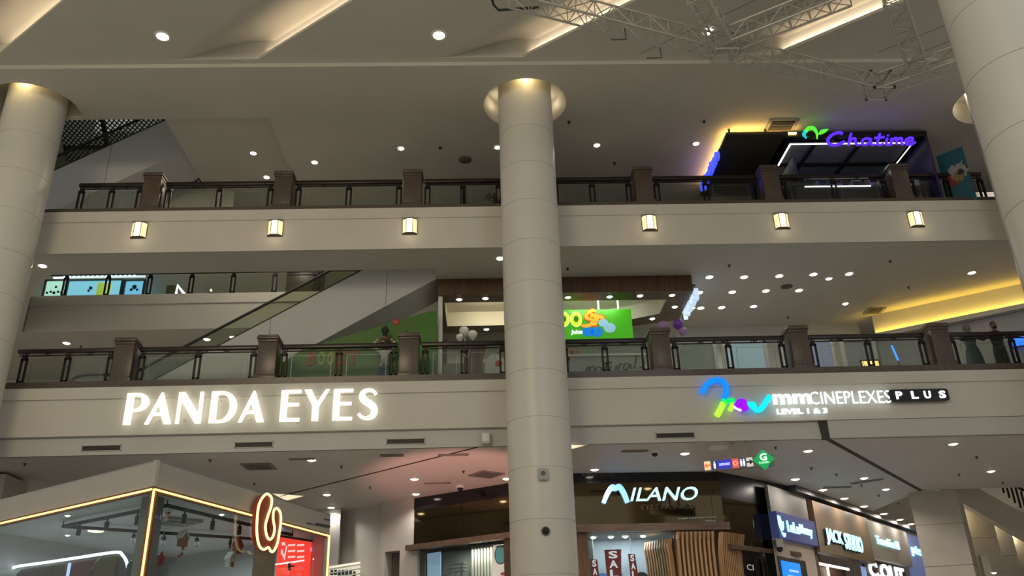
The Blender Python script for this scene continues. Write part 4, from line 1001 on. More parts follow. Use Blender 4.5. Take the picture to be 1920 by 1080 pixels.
MB().box(a.x, c.x, 28.38, 28.44, atY(100, 522, 28.4).z, atY(100, 519.5, 28.4).z).build('light_strip', sign_c, t)
b = MB()
for k in range(16):
    x = a.x+.4+(c.x-a.x-.8)*k/15; b.ball((x, 28.4, atY(200, 517, 28.4).z), .05, 6)
b.build('display_bulb', sign_c, t)
ym = emit('yellow_poster', (.55, .70, .12), .7); a, c = atY(182, 540, 28.49), atY(208, 540, 28.49); MB().box(a.x, c.x, 28.48, 28.5, 13.6, atY(190, 530, 28.49).z).build('poster', ym, t)
b = MB(); dk = mat('small_dark_shape', (.03, .06, .08), .5)
for px, py, r in ((105, 538, .05), (88, 549, .05), (95, 547, .05), (101, 549, .06), (109, 547, .05), (115, 549, .05), (170, 540, .07), (166, 545, .05), (252, 538, .09), (246, 543, .06), (257, 543, .05)):
    p_ = atY(px, py, 28.46); b.ball(p_, r, 6, (1, .3, 1))
b.build('goods', dk, t)
c = atY(336, 540, 28.2); t = thing('neon_arrow', 'white lit angle shaped sign on the far gallery right of the blue windows', 'sign', c)
q = [atY(330, 552, 28.2), atY(333, 535, 28.2), atY(346, 552, 28.2)]
MB().tube(q, .05, 8).build('tube', emit('neon_white', (.9, .97, 1), 1.6), t); MB().tube([q[2], (q[2].x, 28.2, 13.6)], .03, 6).build('stand', black, t)
b = MB(); a = atY(312, 540, 28.4); e = atY(328, 540, 28.4); b.box(a.x, e.x, 28.4, 28.45, 13.6, atY(312, 535, 28.4).z); b.build('notice_board', mat('olive_board', (.12, .14, .03), .5), None, 'olive green board on the far gallery left of the white angle sign', 'board')
struct('wall_back', MB().box(-24, -1.4, 29.2, 29.4, 13.6, 22), wallm, 'wall behind the far gallery shops')
# ================================================================== tea kiosk on the upper gallery
dkwood = mat('dark_canopy_board', (.045, .038, .024), .3, .25, 5, 0, 0, .5, (1, 14, 1)); purp = emit('purple_letter', (.10, .02, 1), 1.15, (.1, .03, .6)); purp_in = emit('violet_letter_face', (.22, .10, 1), 1.2)
ZK = 16.0
c0, c1 = atZ(1362, 253, ZK), atZ(1478, 253, ZK)
t = thing('canopy', 'dark square canopy left of the tea kiosk with yellow glow above it', 'canopy', (c0.x+.9, c0.y+1.5, ZK), None)
MB().box(c0.x, c1.x, c0.y, c0.y+3.6, ZK, ZK+.09, .01).build('board', dkwood, t)
MB().box(c0.x+.02, c1.x, c0.y+.02, c0.y+3.5, ZK+.09, ZK+.11).build('top_sheet', black, t)
b = MB()
for x in (c0.x+.15, c0.x+1.25): b.tube([(x, c0.y+.15, ZK+.05), (x, c0.y+.15, ZC)], .035, 8)
b.build('hanger', black, t)
b = MB(); b.box(c0.x+.1, c1.x+.3, c0.y+.12, c0.y+.16, ZK+.115, ZK+.15); b.box(c0.x+.1, c0.x+.14, c0.y+.16, c0.y+3.2, ZK+.115, ZK+.15); b.build('glow_strip', emit('amber_strip', (1, .60, .16), 26), t)
t2 = thing('side_letters', 'blue violet lit letters seen edge on along the left side of the dark canopy', 'sign', (c0.x, c0.y+2, ZK-.3))
letters('Chatime', Frame((c0.x-.02, c0.y+2.3, 0), (0, -1, 0), n=(-1, 0, 0)), -.6, 1.5, ZK-.28, ZK+.1, emit('blue_violet_letter', (.05, .08, 1), 1.3), t2, .12, 0, .2, .02)
MB().box(c0.x-.02, c0.x-.005, c0.y+.8, c0.y+2.9, ZK-.02, ZK+.06).build('rail', black, t2)
k0, k1 = atZ(1484, 258, ZK), atZ(1742, 252, ZK)
t = thing('tea_kiosk', 'black framed tea kiosk with grey slatted ceiling and white light lines on the upper gallery', 'kiosk', ((k0.x+k1.x)/2, k0.y+1.5, 13.6))
D_ = 3.2; X0, X1, Yk = k0.x-.25, k1.x, k0.y
b = MB(); b.box(X0, X1, Yk, Yk+.34, ZK-.0, ZK+.2, .02); b.box(X0, X0+.34, Yk+.34, Yk+D_, ZK, ZK+.2); b.box(X1-.32, X1, Yk+.34, Yk+D_, ZK, ZK+.2); b.box(X0, X1, Yk+D_, Yk+D_+.2, 13.6, ZK+.2)
b.build('fascia_frame', blackg, t)
b = MB(); k = Yk+.36
while k < Yk+D_: b.box(X0+.34, X1-.34, k, k+.085, ZK+.06, ZK+.075); k += .105
b.build('ceiling_slat', mat('grey_slat', (.20, .215, .225), .4, .1), t)
b = MB(); b.box(X0+.3, X1-.3, Yk+1.5, Yk+1.66, ZK+.01, ZK+.06); 
for x in (X0+1.1, X0+2.5): b.bar((x, Yk+.4, ZK+.03), (x-.15, Yk+D_, ZK+.03), .12, .05)
b.build('cross_beam', black, t)
wl = emit('white_led_line', (1, .97, .92), 3)
b = MB(); b.box(X0+.30, X1-.5, Yk+.33, Yk+.36, ZK-.02, ZK+.01); b.build('light_line', wl, t); b = MB(); b.box(X0+.30, X0+.345, Yk+.36, Yk+D_-.4, ZK-.02, ZK+.01); b.build('light_line', wl, t)
b = MB(); b.bar((X1-.30, Yk+.36, ZK-.005), (X1-.30, Yk+2.6, ZK-.005), .03, .03); b.build('side_light_line', emit('soft_led_line', (1, .95, .85), 1.2), t)
b = MB(); b.slabpoly([(X1-.08, Yk+.02, 13.6), (X1-.08, Yk+2.6, 13.6), (X1-.08, Yk+2.6, ZK), (X1-.08, Yk+.02, ZK)], (.08, 0, 0)); b.build('purple_side_panel', mat('deep_purple', (.020, .010, .07), .4), t)
sp = Frame((X1-.085, Yk+2.6, 0), (0, -1, 0), n=(-1, 0, 0))
b = MB(); shape(b, [ell(1.1, 14.95, .62, .55)], sp, .01, 0); b.build('white_disc', mat('grey_white_print', (.42, .42, .44), .5), t)
b = MB(); shape(b, [ell(.75, 15.15, .16, .22)], sp, .01, .01); shape(b, [[(.5, 14.2), (1.9, 14.2), (1.9, 14.3), (.5, 14.3)]], sp, .01, .0); b.build('dark_print', blackg, t)
MB().box(X0+.3, X1-.1, Yk+.55, Yk+1.3, 13.6, 14.62, .02).build('counter', mat('dark_mauve_counter', (.045, .035, .05), .35), t)
b = MB(); b.box(X0+.6, X0+2.6, Yk+.53, Yk+.55, 14.60, 14.63); b.build('counter_light', wl, t)
for sx, nm in ((X0+.45, 'menu_board'), (X0+.45, 'menu_board')):
    pass
bs = emit('menu_blue', (.05, .07, .34), .55)
b = MB(); b.slabpoly([(X0+.62, Yk+.9, 14.75), (X0+.62, Yk+1.9, 14.75), (X0+.62, Yk+1.9, 15.75), (X0+.62, Yk+.9, 15.75)], (-.05, 0, 0)); b.build('menu_screen', bs, t)
b = MB(); b.slabpoly([(X0+.62, Yk+1.95, 14.7), (X0+.62, Yk+2.9, 14.7), (X0+.62, Yk+2.9, 15.75), (X0+.62, Yk+1.95, 15.75)], (-.05, 0, 0)); b.build('menu_screen', emit('menu_blue_grey', (.05, .09, .16), .5), t)
b = MB(); b.slabpoly([(X0+.58, Yk+.82, 14.65), (X0+.58, Yk+3.0, 14.65), (X0+.58, Yk+3.0, 15.85), (X0+.58, Yk+.82, 15.85)], (-.06, 0, 0)); b.build('menu_frame', black, t)
for i, x in enumerate((X0+1.3, X0+1.75, X0+2.35, X0+2.9, X0+3.3)):
    m_ = thing('tea_machine', f'steel drink machine on the tea kiosk counter, {ORD[i]} from the left', 'machine', (x, Yk+1.0, 14.62), 'machines on the tea kiosk counter')
    h = (.42, .5, .38, .55, .45)[i]
    MB().box(x-.15, x+.15, Yk+.85, Yk+1.15, 14.62, 14.62+h, .02).build('body', steel, m_); MB().box(x-.13, x+.13, Yk+.835, Yk+.86, 14.62+h*.55, 14.62+h*.9, .01).build('front_window', blackg, m_)
    MB().tube([(x, Yk+.83, 14.62+h*.4), (x, Yk+.78, 14.62+h*.4), (x, Yk+.78, 14.62+h*.3)], .012, 6).build('tap', black, m_)
light('kiosk_lamp', 'AREA', ((X0+X1)/2, Yk+1.2, ZK-.05), 10, (.85, .92, 1), 2.2, ((X0+X1)/2, Yk+1.6, 13), .5)
# glowing script letters
t = thing('script_sign', 'glowing violet script letters hanging on the black front of the tea kiosk', 'sign', (11.4, 20.95, 15.9))
LW = {'C': (([(.80, .90), (.60, 1.0), (.28, .80), (.08, .42), (.18, .08), (.50, .04), (.85, .28)],), 1.0), 'h': (([(.20, 1.05), (.10, .55), (.02, 0)], [(.05, .22), (.22, .56), (.36, .56), (.36, .25), (.44, .02), (.55, .05)]), .62),
      'a': (([(.46, .52), (.24, .58), (.05, .34), (.10, .04), (.28, .08), (.44, .40), (.48, .55)], [(.48, .55), (.44, .18), (.54, .02), (.62, .06)]), .66), 't': (([(.26, .98), (.16, .5), (.10, .15), (.20, 0), (.36, .10)], [(.0, .60), (.2, .63), (.44, .68)]), .44),
      'i': (([(.14, .56), (.07, .18), (.13, 0), (.24, .06)], [(.19, .80), (.20, .83)]), .28), 'm': (([(.06, .56), (.02, 0)], [(.05, .30), (.20, .56), (.30, .52), (.27, .06)], [(.29, .34), (.44, .57), (.54, .50), (.51, .12), (.60, .0)]), .66),
      'e': (([(.06, .28), (.32, .34), (.40, .50), (.28, .60), (.10, .46), (.05, .20), (.16, .01), (.34, .04), (.48, .20)],), .5)}
# the word runs along one level line on the front of the kiosk
ua, ub = atY(1549, 273, 20.95), atY(1716, 270, 20.95); zb0 = (ua.z+ub.z)/2; hgt = .40; tot = sum(LW[c][1] for c in 'Chatime'); sx = (ub.x-ua.x)/tot; u = ua.x
for i, ch in enumerate('Chatime'):
    b = MB(); hh = hgt*(1.12 if i == 0 else 1.0)
    for ln in LW[ch][0]:
        pts = catmull([Vector((u+p[0]*sx+(p[1]*hh*.12), 20.93, zb0-.02+p[1]*hh)) for p in ln], 5)
        b.tube(pts, .040 if i else .048, 8)
    b.build('letter', purp, t); u += LW[ch][1]*sx
MB().box(ua.x, ub.x, 20.97, 21.0, zb0+.12, zb0+.15).build('carrier_rail', black, t)
b = MB()
for x in (ua.x+.3, ub.x-.3): b.bar((x, 20.98, zb0+.14), (x, Yk+.1, ZK+.05), .03)
b.build('bracket', black, t)
t = thing('leaf_logo', 'glowing green and teal leaf shaped logo left of the violet script letters', 'sign', (9.5, 20.95, 16))
def L2(px, py): p = atY(px, py, 20.93); return Vector((p.x, 20.93, p.z))
tl = emit('logo_teal', (.0, .55, .60), 1.0); gr = emit('logo_leaf_green', (.10, .85, .04), 1.0)
LF = Frame((0, 20.94, 0), (1, 0, 0)); q = lambda *a: (L2(*a).x, L2(*a).z)
b = MB(); shape(b, [stroke2d([q(1512, 260), q(1507, 253), q(1510, 246)], (.02, .09, .10))], LF, .05, 0); b.build('teal_stroke', tl, t)
b = MB(); shape(b, [stroke2d([q(1509, 248), q(1516, 241.5), q(1525, 241.5), q(1531, 250), q(1532, 261)], (.10, .12, .11, .06, .02))], LF, .05, 0); b.build('green_arch', gr, t)
b = MB(); shape(b, [[q(1533, 252), q(1538, 245), q(1545, 243.5), q(1553, 243), q(1547, 249), q(1540, 252)]], LF, .05, 0); b.build('leaf', gr, t)
b = MB(); p_ = L2(1532, 258); b.bar(p_, (p_.x, Yk+.1, ZK+.08), .03); b.build('bracket', black, t)
# teal banner wall and red stand at the far right
A, B = atZ(1755, 294, 15.5), atZ(1803, 274, 15.5); B = B.lerp(A, -.0)
t = thing('teal_banner', 'tall teal banner board with a faded mosaic picture beside the tea kiosk', 'banner', (A+B)/2-Vector((0, 0, 1.9)))
d = Vector((B.x-A.x, B.y-A.y, 0)).normalized(); n = Vector((d.y, -d.x, 0)); n = -n if n.y > 0 else n
L = ((B-A).xy).length; fr = Frame((A.x, A.y, 0), d, n=n)
b = MB(); shape(b, [[(0, 13.6), (L, 13.6), (L, 15.5), (0, 15.5)]], fr, .04, -.04); b.build('board', mat('teal_print', (.012, .10, .13), .45, .12, 4), t)
cl = [mat('mosaic_red', (.22, .03, .03), .5), mat('mosaic_grey', (.32, .31, .28), .5), mat('mosaic_ochre', (.24, .17, .06), .5), mat('mosaic_dark', (.02, .03, .03), .5)]
for ci, m in enumerate(cl):
    rr = random.Random(ci+3); c_u, c_v, r_ = ((.36, 14.62, .30), (.66, 14.78, .34), (.60, 14.62, .24), (.72, 14.70, .12))[ci]
    b = MB(); shape(b, [[(c_u*L+r_*rr.uniform(.45, 1)*math.cos(k*.3307), c_v+r_*1.1*rr.uniform(.45, 1)*math.sin(k*.3307)) for k in range(19)]], fr, .006, .002+ci*.003)
    b.build('mosaic_print', m, t)
t = thing('red_stand', 'small red and white stand low beside the teal banner at the far right', 'stand', (14.5, 22.3, 13.6))
c = atY(1835, 352, 22.6)
MB().box(c.x-.35, c.x+.5, 22.6, 23.2, 13.6, 14.55, .02).build('red_body', mat('bright_red', (.35, .012, .02), .4), t)
MB().box(c.x-.4, c.x+.55, 22.55, 23.25, 14.55, 14.8, .02).build('white_top', emit('pale_lit_top', (.75, .62, .52), .7), t)
b = MB(); text(b, 'mi', Frame((0, 22.6, 0), (1, 0, 0)), c.x-.2, c.x+.3, 14.0, 14.2, .01, .002); b.build('lettering', white_p, t)
# potted palm beside the middle column
c = atY(933, 388, 22.0); t = thing('potted_palm', 'dark potted palm behind the upper balustrade left of the middle column', 'plant', (c.x, 22.0, 13.6))
MB().lathe([(.13, 13.6), (.19, 13.95), (.2, 14.0), (.17, 14.0), (.15, 13.95)], (c.x, 22.0, 0), 20).build('pot', blackg, t)
MB().tube([(c.x, 22.0, 13.95), (c.x+.02, 22.0, 14.3)], .03, 8).build('stem', mat('palm_stem', (.05, .035, .02), .7), t)
b = MB(); rr = random.Random(2)
for k in range(30):
    a = rr.random()*6.28; L_ = rr.uniform(.25, .42); up = rr.uniform(.1, .55)
    p0 = Vector((c.x+.02, 22.0, 14.28)); p1 = p0+Vector((L_*.6*math.cos(a), L_*.6*math.sin(a)*.7, up*.8)); p2 = p0+Vector((L_*1.1*math.cos(a), L_*1.1*math.sin(a)*.7, up*.45))
    b.tube(catmull([p0, p1, p2], 4), [.006, .012, .016, .019, .019, .016, .012, .008, .003], 4)
b.build('fronds', mat('dark_palm_green', (.010, .020, .008), .5, .3), t, angle=60)
c = atY(870, 366, 21.9); t = thing('sign_stand', 'slim black upright stand behind the upper balustrade near the palm', 'stand', (c.x, 21.9, 13.6))
MB().box(c.x-.045, c.x+.045, 21.88, 21.95, 13.64, 14.85, .02).build('upright', blackg, t); MB().lathe([(.16, 13.6), (.16, 13.63), (.05, 13.66)], (c.x, 21.9, 0), 16).build('foot', black, t)
MB().box(c.x+.046, c.x+.06, 21.885, 21.945, 13.8, 14.75).build('edge_strip', white_p, t)
# ================================================================== lighting truss under the atrium roof
def truss(a, c, label, w=.44, hangs=()):
    a, c = Vector(a), Vector(c); t = thing('lighting_truss', label, 'truss', (a+c)/2, 'aluminium trusses under the atrium roof')
    d = (c-a).normalized(); s = d.cross(Vector((0, 0, 1))).normalized(); u = s.cross(d); h = w/2
    off = [s*h+u*h, -s*h+u*h, -s*h-u*h, s*h-u*h]
    for o in off: MB().tube([a+o, c+o], .026, 8).build('chord', alu, t)
    n = max(2, round((c-a).length/.46)); b = MB()
    for k in range(n+1):
        p = a.lerp(c, k/n)
        for i in range(4):
            b.tube([p+off[i], p+off[(i+1) % 4]], .013, 5)
            if k < n:
                q = a.lerp(c, (k+1)/n); i0, i1 = (i, (i+1) % 4) if k % 2 == 0 else ((i+1) % 4, i)
                b.tube([p+off[i0], q+off[i1]], .013, 5)
    b.build('lacing', alu, t)
    for f in hangs:
        p = a.lerp(c, f)+u*h; MB().tube([p, (p.x, p.y, Z0+.02)], .006, 6).build('hanging_cable', steel, t)
    return t
zt_ = 15.0
g = lambda x, y: atZ(x, y, zt_)
truss(g(960, -12), g(1342, 88), 'aluminium truss running from the top edge towards the bright truss corner', .42, (.3, .7))
truss(g(1376, 96), g(1640, 162), 'aluminium truss running from the bright corner down to the right hand corner', .42, (.3, .8))
truss(g(1652, 158), g(1800, 106), 'short aluminium truss meeting the big column on the right', .42, (.5,))
truss(g(1672, -12), g(1722, 128), 'aluminium truss dropping from the top edge to the right hand corner', .42, (.4,))
truss(g(1372, 72), g(1590, -14), 'aluminium truss rising to the right beside the rightmost glowing slot', .42, (.5,))
truss(g(1304, -14), g(1352, 70), 'short aluminium truss dropping from the top edge past the right downlight', .42, (.4,))
p_ = g(1356, 88); t = thing('truss_corner', 'bright cubic corner block joining four trusses near the right downlight', 'truss', p_); b = MB(); h = .25
cs = [p_+Vector((x, y, z)) for x in (-h, h) for y in (-h, h) for z in (-h, h)]
for i in range(8):
    for j in range(i+1, 8):
        if abs((cs[i]-cs[j]).length-2*h) < 1e-4: b.tube([cs[i], cs[j]], .03, 6)
b.build('frame', alu, t)
b = MB()
for c in cs: b.ball(c, .045, 8)
b.build('node', steel, t)
p_ = g(1647, 160); t = thing('truss_corner', 'corner block joining two trusses above the tea kiosk', 'truss', p_); b = MB()
cs = [p_+Vector((x, y, z)) for x in (-h, h) for y in (-h, h) for z in (-h, h)]
for i in range(8):
    for j in range(i+1, 8):
        if abs((cs[i]-cs[j]).length-2*h) < 1e-4: b.tube([cs[i], cs[j]], .03, 6)
b.build('frame', alu, t)
b = MB()
for c in cs: b.ball(c, .045, 8)
b.build('node', black, t)
p0, p1, p2, p3 = g(921, -8), g(925, 8), g(935, 19), g(1010, 14)
MB().tube([p0, p1, p2, p3], .03, 8).build('rigging_bar', black, None, 'bent black rigging bar at the left end of the trusses', 'bar')
for (px, py), nm in zip(((1236, 80), (1170, 45)), ('right', 'left')):
    a = g(px, py)+Vector((0, 0, -.14)); t = thing('clamp_arm', f'small grey clamp arm hanging under the long truss, {nm} one', 'bracket', a)
    MB().tube([a, a+Vector((.02, 0, -.3)), a+Vector((-.35, -.05, -.35))], .018, 6).build('arm', mat('dark_grey_metal', (.10, .095, .085), .4), t)
# ================================================================== ground floor shops
LA, LM, LB = Vector((-4.88, 29.06, 0)), Vector((-2.35, 27.72, 0)), Vector((2.30, 24.52, 0))
RA, RM, RB = Vector((6.72, 24.72, 0)), Vector((9.55, 27.15, 0)), Vector((18.7, 37.85, 0))
def pframe(A, B):
    d = (B-A).normalized(); n = Vector((d.y, -d.x, 0)); n = -n if n.y > 0 else n
    return Frame((A.x, A.y, 0), d, n=n)
def uv(px, py, A, B):
    p = atP(px, py, A, B); return ((p-A).xy.dot((B-A).xy.normalized()), p.z)
def wpoly(par, name, pts, A, B, m, d=.03, w=0.0, label=None, cat=None, kind=None):
    fr = pframe(A, B); b = MB(); shape(b, [[uv(*p, A, B) for p in pts]], fr, d, w)
    return b.build(name, m, par, label, cat, None, kind)
def wrect(par, name, u0, u1, z0, z1, A, B, m, d=.03, w=0.0, **k):
    fr = pframe(A, B); b = MB(); shape(b, [[(u0, z0), (u1, z0), (u1, z1), (u0, z1)]], fr, d, w); return b.build(name, m, par, **k)
tint = glass_d; dark_b = mat('dark_brown_board', (.03, .02, .014), .5, .1); ledge_m = wood('brown_ledge', (.075, .045, .03), (.14, .09, .06), .4, (.8, 8, 8))
bmir = MT.get('bronze_mirror') or mat('bronze_mirror', (.155, .118, .07), .06, .12, .7, 1.0)
# --- left wing: pale pier and recess
pale_w = mat('pale_pier_paint', (.50, .47, .43), .5, .03)
L1 = (LM-LA).length
u0, z_ = uv(716, 990, LA, LM); u1, _ = uv(777, 990, LA, LM); zb = uv(740, 1033, LA, LM)[1]
fr = pframe(LA, LM)
b = MB(); shape(b, [[(u0-.05, zb), (L1, zb), (L1, 6.8), (u0-.05, 6.8)]], fr, .4, -.4); shape(b, [[(L1-.5, 0), (L1, 0), (L1, zb), (L1-.5, zb)]], fr, .4, -.4); shape(b, [[(u0-.05, 0), (u0+.15, 0), (u0+.15, zb), (u0-.05, zb)]], fr, .4, -.4)
b.build('wall_back', pale_w, None, 'pale panelled pier left of the optical shop', None, None, 'structure')
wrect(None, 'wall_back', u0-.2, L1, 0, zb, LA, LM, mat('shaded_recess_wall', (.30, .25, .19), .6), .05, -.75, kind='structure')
wrect(None, 'wall_back', -.6, u0-.05, 4.4, 6.8, LA, LM, wallm, .05, -.6, kind='structure')
t = thing('display_niche', 'lit cream shelf niche low at the left of the pale pier', 'shelf', (-5.6, 29.4, 0)); A_, B_ = Vector((-7.4, 29.6, 0)), Vector((-4.6, 29.0, 0))
wpoly(t, 'lit_back', ((618, 1062), (676, 1053), (674, 1100), (616, 1100)), A_, B_, emit('cream_niche', (.75, .72, .55), .75), .03, 0)
fr = pframe(A_, B_); b = MB()
for py in (1060, 1068, 1077): p, q = uv(618, py+9, A_, B_), uv(676, py, A_, B_); shape(b, [[p, q, (q[0], q[1]+.03), (p[0], p[1]+.03)]], fr, .12, .02)
b.build('shelf_board', white_p, t)
b = MB(); rr = random.Random(4)
for k in range(7): p = uv(624+k*7, 1072+rr.random()*4, A_, B_); shape(b, [[(p[0]-.05, p[1]-.1), (p[0]+.05, p[1]-.1), (p[0]+.03, p[1]+.06), (p[0]-.03, p[1]+.06)]], fr, .06, .05)
b.build('goods', mat('small_dark_shape', (.03, .06, .08), .5), t)
# --- optical shop, left front
A, B = LM, LB; LW_ = (B-A).length
t = thing('shop', 'optical shop front of bronze mirror glass left of the middle column', 'shop', (0, 26, 0))
zg0 = uv(870, 1012, A, B)[1]; zk = 6.42
wrect(t, 'header_board', 0, LW_, zk, 6.8, A, B, blackg, .1, -.1)
for k in range(3): wrect(t, 'mirror_panel', LW_*k/3+.006, LW_*(k+1)/3-.006, zg0, zk, A, B, bmir, .05, -.06)
wrect(t, 'ledge', -.15, LW_, zg0-.14, zg0+.02, A, B, ledge_m, .26, -.04)
wrect(t, 'corner_post', 0, .14, 0, zg0-.14, A, B, mat('pale_frame', (.45, .43, .40), .5), .1, -.1)
ud, _ = uv(945, 1050, A, B)
wrect(t, 'corner_post', ud, ud+.22, 0, zg0-.14, A, B, ledge_m, .1, -.1)
wrect(t, 'display_glass', .14, ud, 0, zg0-.14, A, B, glass_s, .012, -.06)
wrect(t, 'dark_frame', ud+.22, LW_, 0, zg0-.14, A, B, blackg, .1, -.1)
ins = mat('cream_slat_wall', (.52, .50, .42), .5, .05); nI = pframe(A, B).n
wrect(t, 'back_wall', 0, LW_, 0, zg0-.1, A, B, mat('grey_green_back_wall', (.26, .27, .23), .6), .05, -1.3)
ua_, ub_ = uv(856, 1050, A, B)[0], uv(915, 1050, A, B)[0]
b = MB(); fr = pframe(A, B); n_ = 10
for k in range(n_):
    u_ = ua_+(ub_-ua_)*k/n_; s_ = (ub_-ua_)/n_
    shape(b, [[(u_, 3), (u_+s_*.62, 3), (u_+s_*.62, zg0-.12), (u_, zg0-.12)]], fr, .12, -.9)
b.build('cream_slat', ins, t)
wpoly(t, 'blue_panel', ((787, 1036), (812, 1032), (812, 1100), (787, 1100)), A, B, emit('pale_blue_panel', (.34, .48, .66), .5), .03, -.4)
b = MB(); 
for py in (1055, 1062, 1069): p, q = uv(815, py+2, A, B), uv(852, py-2, A, B); shape(b, [[p, q, (q[0], q[1]+.02), (p[0], p[1]+.02)]], fr, .3, -.8)
for px in (820, 836, 851): p = uv(px, 1056, A, B); shape(b, [[(p[0], 3), (p[0]+.03, 3), (p[0]+.03, p[1]), (p[0], p[1])]], fr, .05, -.8)
b.build('display_rack', steel, t)
ps = thing('poster', 'tall poster of a pale face with round teal glasses in the optical shop window', 'poster', (1.0, 25.4, 3))
wpoly(ps, 'sheet', ((917, 1021), (941, 1018), (941, 1110), (914, 1110)), A, B, emit('poster_skin', (.72, .56, .48), .85), .03, -.25)
c = uv(931, 1039, A, B); b = MB(); shape(b, [ell(c[0], c[1], .19, .25)], fr, .01, -.218); b.build('lens_print', emit('poster_teal', (.10, .24, .23), .7), ps)
b = MB(); shape(b, [ell(c[0], c[1], .215, .275), ell(c[0], c[1], .19, .25)], fr, .012, -.218); b.build('rim_print', mat('dark_print', (.03, .03, .03), .5), ps)
c = uv(936, 1075, A, B); b = MB(); shape(b, [ell(c[0], c[1], .1, .05)], fr, .01, -.218); b.build('lips_print', emit('poster_red', (.45, .04, .06), .7), ps)
c = uv(933, 1020, A, B); b = MB(); shape(b, [[(c[0]-.25, c[1]-.02), (c[0]+.2, c[1]-.02), (c[0]+.2, c[1]-.12), (c[0]-.1, c[1]-.08)]], fr, .01, -.218); b.build('hair_print', mat('dark_print', (.03, .03, .03), .5), ps)
for i, px in enumerate((859, 871, 888, 906, 917)):
    c = atP(px, 1022-i*.5, A-nI*.5, B-nI*.5); s_ = thing('spotlight', f'small black track spotlight inside the optical shop window, {ORD[i]} from the left', 'light', c, 'optical shop spotlights')
    MB().tube([c, c-Vector((0, .12, .06))], .05, 10).build('can', black, s_); MB().tube([c, c+Vector((0, 0, .12))], .012, 6).build('stem', black, s_)
light('shop_window_lamp', 'AREA', (A.lerp(B, .45)-nI*.55+Vector((0, 0, zg0-.2))), 45, (1, .97, .88), 3, (A.lerp(B, .45)-nI*1.1), .3)
# --- optical shop, centre front
A, B = Vector((2.30, 24.52, 0)), Vector((6.72, 24.72, 0)); LW_ = (B-A).length; fr = pframe(A, B)
t = thing('shop', 'optical shop front with black header and mirror fascia right of the middle column', 'shop', (4.5, 24.9, 0))
z1 = uv(1200, 904, A, B)[1]; z2 = uv(1200, 983, A, B)[1]; z3 = uv(1200, 997, A, B)[1]
wrect(t, 'header_board', 0, LW_, z1, 6.8, A, B, blackg, .12, -.1)
wrect(t, 'mirror_panel', 0, LW_*.93, z2, z1, A, B, bmir, .05, -.06)
wrect(t, 'mirror_panel', LW_*.93+.01, LW_, z2, z1, A, B, bmir, .05, -.06)
wrect(t, 'ledge', -.1, LW_+.1, z3, z2, A, B, ledge_m, .22, -.06)
ux0, ux1 = uv(1103, 1040, A, B)[0], uv(1262, 1040, A, B)[0]
wrect(t, 'corner_post', ux0-.28, ux0, 0, z3, A, B, wood('orange_brown_post', (.14, .06, .025), (.22, .11, .05), .4), .1, -.1)
wrect(t, 'display_glass', ux0, ux1, 0, z3, A, B, glass_s, .012, -.06)
wrect(t, 'back_wall', ux0-.5, ux1+.4, 0, z3+.3, A, B, mat('blue_grey_concrete', (.30, .35, .38), .6, .16, 1.4, 0, .1), .05, -1.6)
wrect(t, 'window_ceiling', ux0-.5, ux1+.6, z3+.0, z3+.04, A, B, mat('grey_wall_paint', (.40, .39, .375), .6), 1.5, -1.6)
wpoly(t, 'blue_panel', ((1130, 1068), (1180, 1067), (1180, 1100), (1130, 1100)), A, B, emit('mid_blue_panel', (.05, .16, .34), .6), .03, -1.0)
light('shop_window_lamp', 'AREA', (A.lerp(B, .42)+Vector((0, .8, z3-.03))), 60, (.88, .95, 1), 2.2, (A.lerp(B, .42)+Vector((0, 1.3, 0))), .5)
for i, (px, py) in enumerate(((1112, 1003), (1145, 1000), (1172, 1001), (1205, 998))):
    p = atZ(px, py, z3-.0); down(px, py, z3-.01, f'bright downlight inside the sale window, {ORD[i]} from the left', 'sale window downlights', .105, lamp_c, Vector((atY(px, py, 25.4).x, 25.4, z3-.01)))
red_b = mat('sale_red', (.42, .012, .02), .5, .04); wht = emit('sale_white', (.9, .9, .9), .55)
def banner(top, bot, label, A, B, w):
    fr = pframe(A, B); t = thing('sale_banner', label, 'banner', atP((top[0]+top[2])/2, top[1], A, B)-Vector((0, 0, 2)), 'red sale banners in the optical shop window')
    tl, tr = uv(top[0], top[1], A, B), uv(top[2], top[3], A, B); bl, br = uv(bot[0], bot[1], A, B), uv(bot[2], bot[3], A, B)
    b = MB(); shape(b, [[bl, br, tr, tl]], fr, .02, w); b.build('cloth', red_b, t)
    H_ = tl[1]-bl[1]
    for i, ch in enumerate('SALE'):
        f0, f1 = .03+i*.205, .03+i*.205+.165
        def at(f): l = (tl[0]+(bl[0]-tl[0])*f, tl[1]+(bl[1]-tl[1])*f); r = (tr[0]+(br[0]-tr[0])*f, tr[1]+(br[1]-tr[1])*f); return l, r
        l0, r0 = at(f1); l1, r1 = at(f0); m0 = (l0[0]+r0[0])/2; wv = (r0[0]-l0[0])*.56
        b = MB(); text(b, ch, fr, m0-wv/2, m0+wv/2, l0[1], l1[1], .012, w+.02, 0, .03); b.build('letter', wht, t)
    c0 = ((tl[0]+tr[0])/2); b = MB(); b.tube([fr.p(c0, tl[1], w), fr.p(c0, z3, w)], .006, 5); b.build('hanging_wire', steel, t)
banner((1111, 1044, 1125, 1045), (1118, 1122, 1134, 1122), 'narrow red sale banner hanging at the left of the sale window', A, B, -.5)
banner((1138, 1027, 1170, 1026), (1147, 1115, 1171, 1114), 'broad tapering red sale banner in the middle of the sale window', A, B, -.45)
banner((1184, 1034, 1197, 1035), (1192, 1110, 1208, 1110), 'narrow red sale banner hanging at the right of the sale window', A, B, -.5)
ps = thing('poster', 'light blue poster with a dark haired head low in the sale window', 'poster', (4.6, 25.4, 3))
